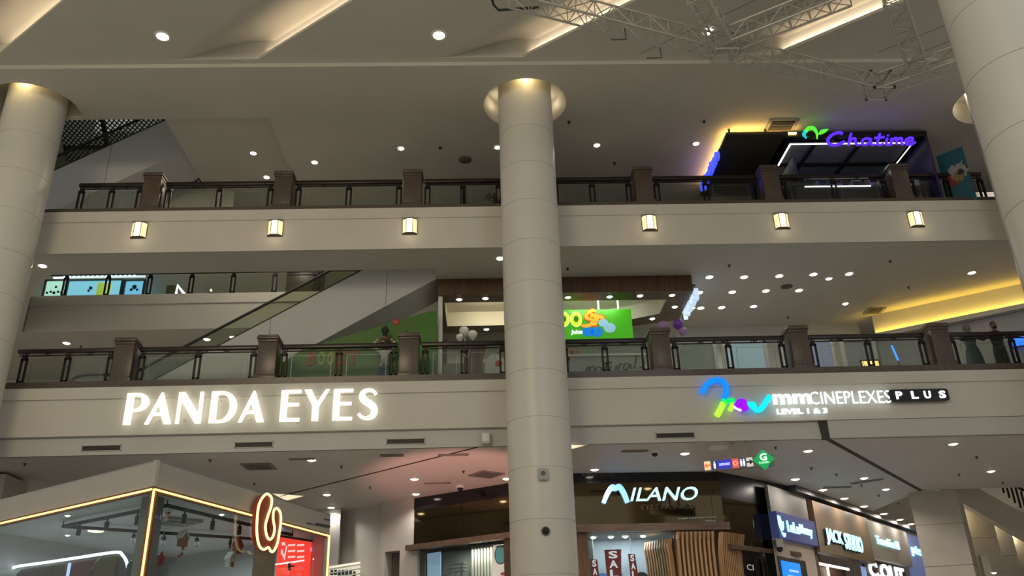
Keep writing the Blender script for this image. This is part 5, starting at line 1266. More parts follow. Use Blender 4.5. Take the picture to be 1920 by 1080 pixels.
wpoly(ps, 'sheet', ((1203, 1069), (1244, 1067), (1244, 1105), (1203, 1105)), A, B, emit('poster_sky', (.42, .66, .74), .8), .02, -.9)
c = uv(1216, 1083, A, B); b = MB(); shape(b, [ell(c[0], c[1], .24, .24)], fr, .01, -.878); b.build('hair_print', mat('dark_print', (.03, .03, .03), .5), ps)
b = MB(); shape(b, [ell(c[0], c[1]-.14, .14, .18)], fr, .01, -.866); b.build('face_print', emit('poster_skin', (.72, .56, .48), .6), ps)
# lit letters
def U(px, py): return uv(px, py, A, B)
t = thing('optical_sign', 'glowing pale blue italic letters with arched initial on the dark mirror fascia', 'sign', (4.6, 24.5, 6))
cy = emit('sign_ice_blue', (.52, .86, 1), 1.4); cb = emit('sign_blue', (.22, .52, 1), 1.5)
b = MB(); shape(b, [stroke2d([U(1131, 944), U(1138, 927), U(1147, 914), U(1154, 918)], (.11, .13, .15, .13))], fr, .08, .0); shape(b, [stroke2d([U(1152, 918), U(1160, 913), U(1169, 925), U(1176, 943)], (.13, .15, .14, .12))], fr, .08, .004); b.build('arched_initial', cb, t)
a, c_ = U(1182, 940), U(1306, 911); letters('ILANO', fr, a[0], c_[0], a[1], c_[1]-.03, cy, t, .07, 0, .28, .0)
a, c_ = U(1202, 956), U(1306, 945); b = MB(); text(b, 'EYES FASHION', fr, a[0], c_[0], a[1], c_[1], .03, 0, .2, -.02); b.build('small_lettering', mat('copper_letter', (.20, .12, .10), .35, .1, 4, .5), t)
a, c_ = U(1092, 894), U(1154, 887); letters('KEDAI OPTIK', fr, a[0], c_[0], a[1], c_[1], mat('dim_grey_letter', (.09, .09, .09), .4), t, .02, .02, name='header_letter')
b = MB()
for r in range(2):
    for k in range(14 if r == 0 else 4):
        px = 1271+k*5.2 if r == 0 else 1322+k*5; p, q = U(px, 974+r*4-k*.25*(1-r)), U(px+3.6, 971+r*4-k*.25*(1-r)); shape(b, [[(p[0], p[1]), (q[0], p[1]), (q[0], q[1]), (p[0], q[1])]], fr, .01, 0)
b.build('fine_print', mat('pale_grey_letter', (.3, .3, .3), .4), t)
# --- slatted timber corner
slat = wood('oak_slat', (.30, .17, .075), (.42, .26, .13), .45, (8, 8, .6))
def slats(P, Q, n, z1, label, flare=.16):
    d = (Q-P).normalized(); nn = Vector((d.y, -d.x, 0)); nn = -nn if nn.y > 0 else nn
    t = thing('slat_screen', label, 'screen', (P+Q)/2, 'oak slat screens of the optical shop')
    b = MB(); b.prism([(P-nn*.05).xy, (Q-nn*.05).xy, (Q-nn*.12).xy, (P-nn*.12).xy], 0, z1-.02); b.build('backing', wood('dark_slat_backing', (.05, .025, .012), (.09, .05, .025), .5), t)
    for k in range(n):
        c = P.lerp(Q, (k+.5)/n); w = (Q-P).length/n*.5; b = MB()
        pr = [(0, 0), (0, z1-.9), (.02, z1-.5), (.06, z1-.25), (flare, z1-.02)]
        for (o0, a0), (o1, a1) in zip(pr, pr[1:]):
            q8 = []
            for o, zz in ((o0, a0), (o1, a1)):
                for sx, sy in ((-1, 0), (1, 0), (1, 1), (-1, 1)):
                    q8.append(b.bm.verts.new(c+d*(w/2*sx)+nn*(o+(.10 if sy else -.05))+Vector((0, 0, zz))))
            for f in ((0, 1, 5, 4), (1, 2, 6, 5), (2, 3, 7, 6), (3, 0, 4, 7)): b.bm.faces.new([q8[i] for i in f])
            if a1 > z1-.1: b.bm.faces.new(q8[4:])
        b.build('slat', slat, t)
    return t
sA, sB = atY(1268, 1040, 24.5), atY(1342, 1040, 24.5); zs = atY(1300, 996, 24.4).z
slats(Vector((sA.x, 24.52, 0)), Vector((sB.x, 24.58, 0)), 9, zs, 'oak slat screen with nine flared slats at the right of the sale window')
slats(Vector((sB.x+.12, 24.62, 0)), Vector((sB.x+.95, 25.36, 0)), 13, zs, 'dense oak slat screen turning the corner right of the sale window', .12)
q0 = Vector((sA.x-.62, 25.5, 0)); slats(q0, Vector((sA.x-.06, 24.62, 0)), 10, zs-.12, 'oak slat screen curving inwards at the right edge of the sale window', -.0)
# --- shop row on the right
A, B = RA, RM; LW_ = (B-A).length; fr = pframe(A, B)
t = thing('shop', 'dark mirror glass shop front turning the corner right of the slat screen', 'shop', (8.2, 26, 0))
wrect(t, 'header_board', 0, LW_, 6.05, 6.8, A, B, mat('blue_black_board', (.010, .011, .018), .3), .1, -.1)
wrect(t, 'mirror_panel', 0, LW_, 4.75, 6.05, A, B, bmir, .05, -.06)
wrect(t, 'ledge', 0, LW_, 4.62, 4.75, A, B, ledge_m, .16, -.06)
ug = uv(1394, 1050, A, B)[0]
wrect(t, 'dark_glass_door', ug, LW_, 0, 4.62, A, B, glass('door_glass', (.35, .38, .36), .08), .012, -.06)
b = MB()
for u_ in (ug, ug+.55, ug+1.15, LW_-.1): shape(b, [[(u_, 0), (u_+.08, 0), (u_+.08, 4.62), (u_, 4.62)]], fr, .08, -.08)
b.build('door_frame', blackg, t)
wrect(t, 'back_wall', ug-.3, LW_+.2, 0, 4.62, A, B, mat('dark_grey_interior', (.09, .10, .10), .5), .05, -1.4)
a, c_ = uv(1391, 1068, A, B), uv(1403, 1058, A, B); b = MB(); text(b, 'CI', fr, ug+.12, ug+.45, a[1], c_[1], .01, .0); b.build('lettering', white_p, t)
A, B = RM, RB; fr = pframe(A, B); S = lambda px, py, w=0: uv(px, py, A+fr.n*w, B+fr.n*w)
t = thing('shop', 'pale shop front with a blue sign board, first in the row on the right', 'shop', (10.4, 28, 0))
u0, u1 = S(1446, 960)[0], S(1517, 976)[0]; zs1, zs0 = S(1449, 960)[1], S(1459, 1010)[1]
wrect(t, 'upper_panel', u0, u1, zs1, 6.62, A, B, mat('grey_shop_panel', (.26, .25, .24), .5, .04), .1, -.1)
wrect(t, 'sign_board', u0, u1+.05, zs0, zs1, A, B, emit('indigo_sign_board', (.045, .06, .19), .40), .25, -.1)
wrect(t, 'lower_panel', u0, u1, 0, zs0, A, B, mat('peach_shop_wall', (.50, .42, .36), .5, .03), .1, -.1)
cyn = emit('sign_aqua', (.42, .95, 1), 1.5)
a, c_ = S(1475, 1002), S(1520, 990); b = MB()
zl_ = (zs0+zs1)/2; hh = (zs1-zs0)
sg = thing('row_sign', 'aqua lit money exchange lettering with leaf mark on the blue board', 'sign', fr.p((u0+u1)/2, zs0, .2))
ul = S(1475, 985, .15)[0]; uR = S(1521, 995, .15)[0]; letters('LuLu', fr, ul, ul+(uR-ul)*.46, zl_-hh*.20, zl_+hh*.22, cyn, sg, .04, .15, 0, .01); letters('Money', fr, ul+(uR-ul)*.50, uR, zl_-hh*.26, zl_+hh*.22, cyn, sg, .04, .15, 0, .01)
um = S(1460, 985, .15)[0]
for pts, w in ((((0, .34), (.04, .05), (.12, -.25)), (.02, .13, .04)), (((.12, .33), (.13, .05), (.16, -.2)), (.02, .12, .04)), (((.30, .14), (.24, -.05), (.18, -.2)), (.02, .12, .04)), (((.12, -.3), (.26, -.38), (.34, -.30)), (.03, .12, .03))):
    b = MB(); shape(b, [stroke2d([(um+p[0]*1.05, zl_+p[1]*hh) for p in pts], w)], fr, .04, .15); b.build('leaf_mark', cyn, sg)
a, c_ = S(1462, 1100), S(1496, 1056); pz1 = S(1478, 1054)[1]
wrect(t, 'window_recess', S(1458, 1050)[0], S(1510, 1060)[0], 0, pz1+.12, A, B, blackg, .02, .0)
ps = thing('blue_poster', 'bright blue poster with white lines in the window under the blue sign', 'poster', fr.p(S(1478, 1070)[0], pz1-1.2, .05))
wrect(ps, 'sheet', S(1463, 1060)[0], S(1497, 1060)[0], pz1-1.6, pz1, A, B, emit('poster_azure', (.01, .22, .75), .9), .02, .03)
b = MB(); u_ = S(1463, 1060)[0]; L_ = S(1497, 1060)[0]-u_
for r, (f0, f1) in enumerate(((.35, .85), (.25, .75), (.15, .85))): shape(b, [[(u_+f0*L_, pz1-.28-r*.17), (u_+f1*L_, pz1-.28-r*.17), (u_+f1*L_, pz1-.22-r*.17), (u_+f0*L_, pz1-.22-r*.17)]], fr, .01, .05)
b.build('print_line', emit('poster_pale', (.35, .6, .9), .8), ps)
bx = S(1455, 1020); t = thing('wall_camera', 'small grey camera box beside the blue sign of the shop row', 'camera', fr.p(u0-.1, bx[1]-.2, .1)); MB().obox(fr.p(u0-.06, bx[1], .1), (.22, .3, .24), None, .02).build('case', mat('grey_plastic', (.42, .42, .41), .5), t); MB().ball(fr.p(u0-.06, bx[1]-.16, .12), .09, 10).build('dome', blackg, t)
# second shop
u2 = S(1618, 985)[0]; zj0 = S(1523, 1034)[1]; brn = mat('tan_brown_board', (.17, .105, .055), .45, .06)
t = thing('shop', 'brown shop front with tall white capital letters, second in the row', 'shop', fr.p((u1+u2)/2, 0, 0))
wrect(t, 'fascia_board', u1+.06, u2, zj0, 6.5, A, B, brn, .3, -.12)
sg = thing('row_sign', 'tall lit capital letters on the brown fascia of the second shop in the row', 'sign', fr.p((u1+u2)/2, zj0+.3, .2))
ua_, ub_ = S(1549, 1005, .26)[0], S(1615, 1018, .26)[0]; za, zc = S(1551, 1021, .26)[1], S(1549, 990, .26)[1]
um_ = ua_+(ub_-ua_)*.43
for wd2, a0, a1 in (('JACK', ua_, um_), ('STUDIO', ua_+(ub_-ua_)*.49, ub_)):
    letters(wd2, fr, a0, a1, za, zc, cyn, sg, .04, .26, 0, .008); letters(wd2, fr, a0-.03, a1-.03, za-.02, zc-.02, black, sg, .07, .185, 0, .012, 1, 'letter_case')
wrect(t, 'door_frame', u1+.06, u1+.25, 0, zj0, A, B, ledge_m, .2, -.2); wrect(t, 'white_jamb', u1+.3, u1+.62, 0, zj0-.1, A, B, white_p, .05, -.25)
wrect(t, 'interior_wall', u1+.2, u2, 0, zj0, A, B, wood('tan_interior', (.22, .12, .06), (.30, .18, .09), .4), .05, -1.0)
b = MB()
for f in (.33, .62): shape(b, [[(u1+(u2-u1)*f, 2.5), (u1+(u2-u1)*f+.12, 2.5), (u1+(u2-u1)*f+.12, zj0-.15), (u1+(u2-u1)*f, zj0-.15)]], fr, .04, -.9)
shape(b, [[(u1+.75, zj0-.22), (u2-.7, zj0-.22), (u2-.7, zj0-.14), (u1+.75, zj0-.14)]], fr, .04, -.6)
b.build('interior_light', emit('interior_tube', (1, .96, .9), 2.2), t)
wrect(t, 'blue_white_panel', u2-.55, u2-.06, 2, zj0-.1, A, B, emit('blue_white_print', (.25, .38, .75), .7), .03, -.2)
# third shop
u3 = S(1696, 1010)[0]; zt0 = S(1632, 1046)[1]
t = thing('shop', 'grey shop front with small aqua lettering, third in the row', 'shop', fr.p((u2+u3)/2, 0, 0))
wrect(t, 'fascia_board', u2, u3, zt0, 6.5, A, B, mat('warm_grey_board', (.30, .28, .255), .5, .04), .2, -.1)
sg = thing('row_sign', 'small aqua lit travel lettering on the grey fascia of the third shop', 'sign', fr.p((u2+u3)/2, zt0+.5, .2))
a, c_ = S(1643, 1019, .12), S(1682, 1013, .12); zq0, zq1 = S(1645, 1020, .12)[1], S(1644, 1005, .12)[1]
letters('Travel', fr, a[0], a[0]+(c_[0]-a[0])*.52, zq0, zq1, cyn, sg, .05, .12, 0, .015); letters('For All', fr, a[0]+(c_[0]-a[0])*.56, c_[0], zq0, zq1, cyn, sg, .05, .12, 0, .015)
wrect(t, 'dark_red_band', u2, u3, 2, zt0, A, B, mat('dark_maroon', (.06, .012, .014), .4), .05, -.3)
letters('C.OUT', fr, u2+.45, u3-.3, zt0-.62, zt0-.05, emit('sign_white_glow', (.85, 1, .95), 1.4), t, .04, -.24, 0, .04)
t = thing('shop', 'blue glowing shop front half hidden behind the square pillar, fourth in the row', 'shop', fr.p(u3+1.2, 0, 0))
wrect(t, 'fascia_board', u3+.1, u3+3.4, 2, 6.5, A, B, emit('blue_fascia', (.14, .19, .42), .45), .1, -.1)
letters('pizza', fr, S(1708, 1030)[0], S(1738, 1042)[0], S(1709, 1042)[1], S(1708, 1022)[1], cyn, t, .05, .0, 0, .03)
b = MB(); shape(b, [[(0, 6.62), ((B-A).length, 6.62), ((B-A).length, 6.8), (0, 6.8)]], fr, .3, -.05); b.build('trim_11', mat('dark_soffit_gap', (.03, .03, .032), .5), None, None, None, None, 'structure')
# --- square pillar and the spaces beyond
stone = mat('pillar_stone', (.50, .455, .39), .45, .05)
P1, P2 = atZ(1703, 925, 6.8), atZ(1791, 918, 6.8); P1.z = P2.z = 0
P3 = P2+(P2.normalized()*1.3)+Vector((.16, 0, 0)); P4 = P1+(P1.normalized()*1.3)+Vector((.12, 0, 0)); b = MB(); z = 0.0
cm = (P1+P2+P3+P4)/4
for j in (1.2, 2.8, 4.4, 5.72, 6.8):
    b.prism([q.xy for q in (P1, P2, P3, P4)], z+.012, j-.012)
    if j < 6.8: b.prism([(q+(cm-q)*.03).xy for q in (P1, P2, P3, P4)], j-.013, j+.013)
    z = j
b.build('pillar', stone, None, 'square cream pillar under the slab corner at lower right', None, None, 'structure')
y_ = 31.5
for px0, px1, y_, zt, nm in ((1795, 1868, 31.5, 6.75, 'first'), (1852, 1897, 37.5, 7.2, 'second'), (1893, 1930, 43, 7.4, 'third')):
    a, c = atY(px0, 1000, y_), atY(px1, 1000, y_); b = MB(); z = 0.0
    for j in (1.3, 2.9, 4.4, 5.6, zt): b.box(a.x, c.x, y_, y_+1.2, z+.012, j-.012); b.box(a.x+.02, c.x-.02, y_+.02, y_+1.1, j-.013, j+.013); z = j
    b.build('pillar', stone, None, f'{nm} uplit cream pillar beyond the square pillar at the right edge', None, None, 'structure')
    light('pillar_uplight', 'POINT', (a.x-.12, y_-.25, zt-.3), 40, (1, .82, .5), .05)
# sloping stair soffit with black rail beyond
t = thing('staircase', 'cream staircase soffit sloping down to the right behind the uplit pillars', 'staircase', (19, 30.2, 3))
p, q = atY(1757, 916, 30.2), atY(1935, 1018, 30.2); p2, q2 = atY(1815, 905, 30.2), atY(1960, 985, 30.2)
MB().slabpoly([p, q, q2, p2], (0, .3, 0)).build('stringer', mat('stair_cream', (.56, .51, .44), .5, .04), t)
b = MB(); h = Vector((0, -.03, .0))
r0, r1 = atY(1872, 915, 30.2), atY(1925, 962, 30.2)
for f in (0, .2, .4, .6, .8, 1): c = r0.lerp(r1, f); b.bar(c, c+Vector((0, 0, .75)), .06, .04)
b.bar(r0+Vector((-.1, 0, .78)), r1+Vector((.1, 0, .78)), .1, .08); b.build('railing', iron, t)
struct('wall_right', MB().box(16.5, 30, 44, 44.2, 0, 16), mat('far_wall_paint', (.55, .5, .44), .6, .03))
struct('wall_right', MB().box(28, 28.2, 20, 46, 0, 8.5), mat('far_wall_paint', (.55, .5, .44), .6, .03))
c = atY(1853, 1068, 29); t = thing('wall_fixture', 'small white lit fixture low beside the first uplit pillar', 'lamp', c)
MB().box(c.x-.2, c.x+.05, 28.9, 29.1, c.z-.35, c.z+.45, .02).build('case', stone, t); MB().lathe([(.14, 0), (.12, -.04)], c-Vector((-.1, 0, .1)), 16).build('lamp', sign_c, t)
MB().tube([c+Vector((-.1, 0, -.3)), (c.x-.1, 29, 0)], .04, 8).build('post', steel, t)
# left edge pilaster
a = atY(16, 870, 22.6); struct('pillar', MB().box(a.x-1.2, a.x, 22.6, 23.8, 0, 6.72), stone, 'cream pilaster at the left edge behind the glass kiosk')
# --- hanging direction sign
A, B = atZ(1322, 885, 6.12), atZ(1452, 873.5, 6.12); fr = pframe(A, B); L_ = (B-A).xy.length; S = lambda px, py: uv(px, py, A, B)
t = thing('direction_sign', 'hanging direction sign with small coloured pictograms and arrows', 'sign', fr.p(L_/2, 6.12, 0))
b = MB(); shape(b, [[(0, 6.12), (L_, 6.12), (L_, 6.40), (0, 6.40)]], fr, .10, -.05); b.build('panel', mat('grey_sign_panel', (.22, .20, .185), .4), t)
b = MB()
for px in (1374, 1401): u_ = S(px, 860)[0]; shape(b, [[(u_, 6.40), (u_+.05, 6.40), (u_+.05, 6.8), (u_, 6.8)]], fr, .05, -.03)
b.build('hanger', mat('grey_sign_panel', (.22, .20, .185), .4), t)
def tilep(px0, px1, m, f0=.1, f1=.9, w=.05): u0, u1 = S(px0, 875)[0], S(px1, 875)[0]; b = MB(); shape(b, [rrect(u0, u1, 6.12+.28*f0, 6.12+.28*f1, .02)], fr, .012, w); b.build('pictogram_tile', m, t); return (u0+u1)/2, u1-u0
navy = emit('picto_navy', (.02, .04, .12), .8); wh = emit('picto_white', (.9, .92, 1), 1.0); orl = emit('picto_cream', (.85, .62, .38), .8); redp = emit('picto_red', (.75, .10, .08), .8); royal = emit('picto_royal', (.02, .03, .45), .9)
def arrow(c, s, m): b = MB(); z = 6.26; shape(b, [[(c-.09*s, z-.02), (c+.0, z-.02), (c+.0, z-.07), (c+.09*s, z), (c+.0, z+.07), (c+.0, z+.02), (c-.09*s, z+.02)]], fr, .008, .063); b.build('arrow', m, t)
def figure(c, m, two): 
    b = MB()
    for o in ((-.035, .035) if two else (0,)): shape(b, [ell(c+o, 6.33, .018, .02)], fr, .008, .063); shape(b, [[(c+o-.028, 6.30), (c+o+.028, 6.30), (c+o+.02, 6.17), (c+o-.02, 6.17)]], fr, .008, .063)
    b.build('figure_mark', m, t)
c, w = tilep(1321, 1333, orl); arrow(c, -1, emit('picto_orange', (.8, .22, .06), .8))
c, w = tilep(1335, 1346, navy); figure(c, wh, False)
c, w = tilep(1347, 1372, royal); b = MB(); text(b, 'SUPERMARKET', fr, c-w*.42, c+w*.42, 6.23, 6.29, .008, .063); b.build('lettering', wh, t)
c, w = tilep(1374, 1386, redp); b = MB(); shape(b, [ell(c, 6.26, .06, .06), ell(c, 6.26, .035, .035)], fr, .008, .063); b.build('ring_mark', emit('picto_pink', (.85, .4, .35), .8), t)
c, w = tilep(1388, 1399, navy); figure(c, wh, True)
c, w = tilep(1401, 1413, emit('picto_grey_white', (.62, .58, .58), .8)); arrow(c, 1, mat('dark_print', (.03, .03, .03), .5))
t2 = thing('level_sign', 'green diamond level marker with a white letter at the end of the hanging sign', 'sign', fr.p(S(1432, 863)[0], 6.2, .1))
u_ = S(1432, 863)[0]; zc = S(1432, 863)[1]; r_ = .26
b = MB(); shape(b, [[(u_-r_, zc), (u_, zc-r_), (u_+r_, zc), (u_, zc+r_)]], fr, .05, .06); b.build('plate', emit('level_green', (.0, .33, .08), .8), t2)
b = MB(); text(b, 'G', fr, u_-.085, u_+.085, zc-.03, zc+.15, .012, .11, 0, .03); text(b, 'FLOOR', fr, u_-.12, u_+.12, zc-.10, zc-.055, .012, .11); b.build('lettering', emit('level_white', (.75, 1, .85), 1.1), t2)
# ================================================================== glass kiosk at lower left
ZK2 = 5.0
K0, KLp, KR = atZ(295, 862, ZK2), atZ(3, 936, ZK2), atZ(620, 964, ZK2)
K0.z = KLp.z = KR.z = 0; dl = (KLp-K0).normalized(); KL = K0+dl*6.2; dr = (KR-K0).normalized(); LR = (KR-K0).length; LL = 6.2; KB = KL+KR-K0
fl, frr = pframe(K0, KL), pframe(K0, KR)
kio = thing('glass_kiosk', 'corner glass kiosk with pale fascia outlined by a thin yellow light line', 'kiosk', K0, None)
fas = mat('pale_kiosk_fascia', (.44, .415, .385), .5, .03); zf0 = uv(287, 911, K0, KR)[1]
def kw(name, f, L, z0, z1, m, d, w=0, u0=0): b = MB(); shape(b, [[(u0, z0), (L, z0), (L, z1), (u0, z1)]], f, d, w); return b.build(name, m, kio)
cen = (K0+KB)/2; ins_ = lambda p, s: p+(cen-p).normalized()*s
b = MB().prism([K0.xy, KR.xy, KB.xy, KL.xy], ZK2-.03, ZK2); b.prism([ins_(K0, .12).xy, ins_(KR, .12).xy, ins_(KB, .1).xy, ins_(KL, .12).xy], zf0-.0, zf0+.03); b.build('roof', mat('kiosk_ceiling', (.66, .69, .69), .5, .02), kio)
kw('fascia', fl, LL, zf0, ZK2, fas, .06, -.06); kw('fascia', frr, LR, zf0, ZK2, fas, .06, -.06)
chan = mat('brown_light_channel', (.16, .055, .02), .5); amb = emit('amber_neon', (1, .68, .22), 2.4)
zn = zf0-.05
for f, L in ((fl, LL), (frr, LR)):
    kw('light_channel', f, L, zf0-.09, zf0, chan, .05, -.05)
    b = MB(); b.tube([f.p(.02, zn, .012), f.p(L, zn, .012)], .017, 8); b.build('light_line', amb, kio)
b = MB(); b.tube([frr.p(.0, zn, .02), frr.p(.0, .1, .02)], .02, 8); b.build('light_line', amb, kio); b = MB(); b.tube([frr.p(LR-.02, zn, .012), frr.p(LR-.02, .1, .012)], .02, 8); b.build('light_line', amb, kio)
b = MB(); b.box(K0.x-.05, K0.x+.05, K0.y+.03, K0.y+.13, 0, zf0-.09); b.build('corner_post', chan, kio)
b = MB(); p_ = frr.p(LR-.06, 0, -.05); b.box(p_.x-.05, p_.x+.05, p_.y-.05, p_.y+.05, 0, zf0); b.build('corner_post', fas, kio)
cuts = [0.05]+[uv(px, 1030, K0, KL)[0] for px in (178, 100, 34)]+[LL]
for a, c in zip(cuts, cuts[1:]): kw('glass_pane', fl, c-.008, 0, zf0-.09, glass_s, .012, -.05, a+.008)
cuts = [0.05]+[uv(px, 1000, K0, KR)[0] for px in (358, 433)]; uc = uv(480, 1040, K0, KR)[0]; uc2 = uv(517, 1040, K0, KR)[0]; cuts.append(uc)
for a, c in zip(cuts, cuts[1:]): kw('glass_pane', frr, c-.008, 0, zf0-.09, glass_s, .012, -.05, a+.008)
kw('blank_panel', frr, uc2, 0, zf0-.09, mat('olive_grey_panel', (.20, .185, .14), .5), .05, -.05, uc)
um_ = uv(549, 1040, K0, KR)[0]
kw('glass_pane', frr, um_-.006, 0, zf0-.09, glass_s, .012, -.05, uc2); kw('glass_pane', frr, LR-.1, 0, zf0-.09, glass_s, .012, -.05, um_+.006)
kwall = mat('kiosk_inner_wall', (.52, .55, .55), .5, .02)
b = MB(); 
for P, Q in ((KL, KB), (KB, KR)):
    d = (Q-P).normalized(); n = Vector((-d.y, d.x, 0)); n = n if n.dot(cen-P) > 0 else -n
    b.prism([P.xy, Q.xy, (Q+n*.08).xy, (P+n*.08).xy], 0, zf0)
b.build('inner_wall', kwall, kio)
b = MB(); q0, q1 = atP(284, 1000, K0-frr.n*.5, KR-frr.n*.5), atP(300, 1000, K0-frr.n*.5, KR-frr.n*.5); q2 = -frr.n*.3; b.prism([q0.xy, q1.xy, (q1+q2).xy, (q0+q2).xy], 0, zf0); b.build('inner_column', mat('grey_inner_column', (.22, .225, .21), .5), kio)
# black marks of the fine print at the right end of the fascia
b = MB(); rr = random.Random(9)
for r, (px0, px1, py) in enumerate(((607, 617, 971), (592, 617, 982), (574, 617, 985))):
    px = px0
    while px < px1: w_ = rr.uniform(1.5, 3.2); p, q = uv(px, py+(px-590)*.2, K0, KR), uv(px+w_, py+(px-590)*.2-2.2, K0, KR); shape(b, [[(p[0], p[1]), (q[0], p[1]), (q[0], p[1]+.03), (p[0], p[1]+.03)]], frr, .006, .0); px += w_+.9
b.build('fine_print', mat('dark_print', (.03, .03, .03), .5), kio)
# track lights on the kiosk ceiling
zr = zf0-.10
tr = thing('track_light_rail', 'black triangular track light rail under the kiosk ceiling', 'light', atZ(300, 1000, zr))
R0, R1, R2, R3 = atZ(118, 987, zr), atZ(313, 948, zr), atZ(548, 1003, zr), atZ(486, 1011, zr)
b = MB()
for p, q in ((R0, R1), (R1, R2), (R0, R3)): b.bar(p, q, .05, .06)
for p in (R0, R1, R2, R3): b.tube([p, p+Vector((0, 0, .12))], .012, 6)
b.build('rail', black, tr)
for i, (px, py) in enumerate(((150, 989), (202, 979), (259, 968), (252, 1004), (347, 965), (308, 1008), (400, 978), (370, 1011), (450, 988), (433, 1015))):
    c = atZ(px, py-6, zr-.03); s_ = thing('track_spotlight', f'black cylinder spotlight on the kiosk track, {ORD[i]} from the left by rail', 'light', c, 'kiosk track spotlights')
    MB().tube([c, c-Vector((0, 0, .10))], .02, 6).build('stem', black, s_); MB().tube([c-Vector((0, 0, .05)), c-Vector((0, 0, .21))], .042, 12).build('can', black, s_)
for i, (px, py) in enumerate(((127, 965), (127, 1002), (416, 963))):
    down(px, py, zf0-.002, f'small white downlight in the kiosk ceiling, {ORD[i]} from the left', 'kiosk ceiling downlights', .07, emit('soft_downlight', (.95, .97, 1), 2.5))
c = atZ(331, 976, zf0); t = thing('air_cassette', 'square ceiling air unit inside the glass kiosk', 'vent', c); MB().obox(c-Vector((0, 0, .03)), (.75, .75, .05), Matrix.Rotation(.8, 3, 'Z'), .01).build('frame', mat('cassette_grey', (.30, .32, .32), .5), t); MB().obox(c-Vector((0, 0, .06)), (.5, .5, .02), Matrix.Rotation(.8, 3, 'Z')).build('grille', mat('vent_frame', (.22, .2, .18), .5), t)
c = atZ(315, 957, zf0); dome(c, .06, 'small dome camera under the kiosk ceiling behind the corner')
c = atZ(180, 994, zf0); t = thing('kiosk_ceiling_lamp', 'warm glowing flush lamp on the kiosk ceiling left of the corner', 'lamp', c); MB().lathe([(.16, 0), (.15, -.03), (.06, -.045)], c, 20).build('glow_face', emit('warm_diffuser', (1, .82, .5), 2.2), t)
# hanging gingerbread ornaments
gb = mat('gingerbread', (.30, .11, .035), .6, .2, 20); ic = mat('white_icing', (.7, .68, .65), .5); rd = mat('candy_red', (.40, .03, .03), .4)
def on_plane(px, py, depth): p = atP(px, py, K0+ (Vector((-frr.n.x, -frr.n.y, 0)))*depth, KR+(Vector((-frr.n.x, -frr.n.y, 0)))*depth); return p
for i, (px, py, kind, nm) in enumerate(((343, 1011, 'house', 'gingerbread house ornament hanging left in the kiosk window'), (339, 1033, 'cane', 'small red and white candy ornament below the left gingerbread house'), (445, 1026, 'house', 'red trimmed gingerbread ornament hanging right in the kiosk window'), (432, 1051, 'house', 'pale icing house ornament hanging low in the kiosk window'), (301, 1047, 'star', 'small red star ornament hanging beside the kiosk corner'))):
    c = on_plane(px, py, .9); t = thing('hanging_ornament', nm, 'ornament', c, 'ornaments hanging in the kiosk window')
    MB().tube([c+Vector((0, 0, .1)), (c.x, c.y, zf0)], .004, 4).build('string', white_p, t); f = Frame(c, frr.U, n=frr.n)
    if kind == 'house':
        m1 = ic if i == 3 else gb
        b = MB(); shape(b, [[(-.09, -.13), (.09, -.13), (.09, .03), (0, .13), (-.09, .03)]], f, .10, -.05); b.build('body', m1, t)
        b = MB(); shape(b, [[(-.12, .0), (0, .13), (.12, .0), (.12, .035), (0, .17), (-.12, .035)]], f, .14, -.07); b.build('roof', ic if i != 2 else rd, t)
        b = MB(); shape(b, [[(-.03, -.13), (.03, -.13), (.03, -.03), (-.03, -.03)]], f, .01, .05); b.build('door', rd, t)
    elif kind == 'cane':
        MB().tube(catmull([f.p(-.03, -.1), f.p(.04, -.05), f.p(.05, .06), f.p(-.0, .1)], 4), .025, 8).build('cane', rd, t); MB().ball(f.p(.05, .0, .02), .03, 8).build('icing', ic, t)
    else:
        b = MB(); shape(b, [[((.12 if k % 2 == 0 else .05)*math.sin(k*math.pi/5), (.12 if k % 2 == 0 else .05)*math.cos(k*math.pi/5)) for k in range(10)]], f, .03, 0); b.build('star', rd, t); MB().ball(f.p(0, -.1, 0), .035, 8).build('bead', gb, t)
# white neon outline and furniture inside the left half
nA, nB = K0-fl.n*1.2, KL-fl.n*1.2
t = thing('neon_outline', 'white neon tube bent as a rounded frame inside the left half of the kiosk', 'light', atP(130, 1070, nA, nB)-Vector((0, 0, .8)))
pts = [atP(*p, nA, nB) for p in ((14, 1110), (16, 1080), (22, 1068), (33, 1062), (90, 1054), (150, 1045), (216, 1035.5), (230, 1041), (238, 1056), (241, 1080), (242, 1110))]
MB().tube(catmull(pts, 4), .028, 8).build('tube', emit('neon_cool_white', (.82, .95, 1), 2.4), t)
p0, p1 = pts[3], pts[6]; f_ = Frame((nA.x, nA.y, 0), nB-nA, n=fl.n)
def kp(name, pts_, m, w, par, d=.04): b = MB(); shape(b, [[uv(*p, nA, nB) for p in pts_]], f_, d, w); b.build(name, m, par)
kp('backing_panel', ((24, 1075), (34, 1067), (216, 1040), (232, 1050), (234, 1120), (20, 1120)), mat('dark_brown_panel', (.07, .06, .05), .5, .2), -.12, t)
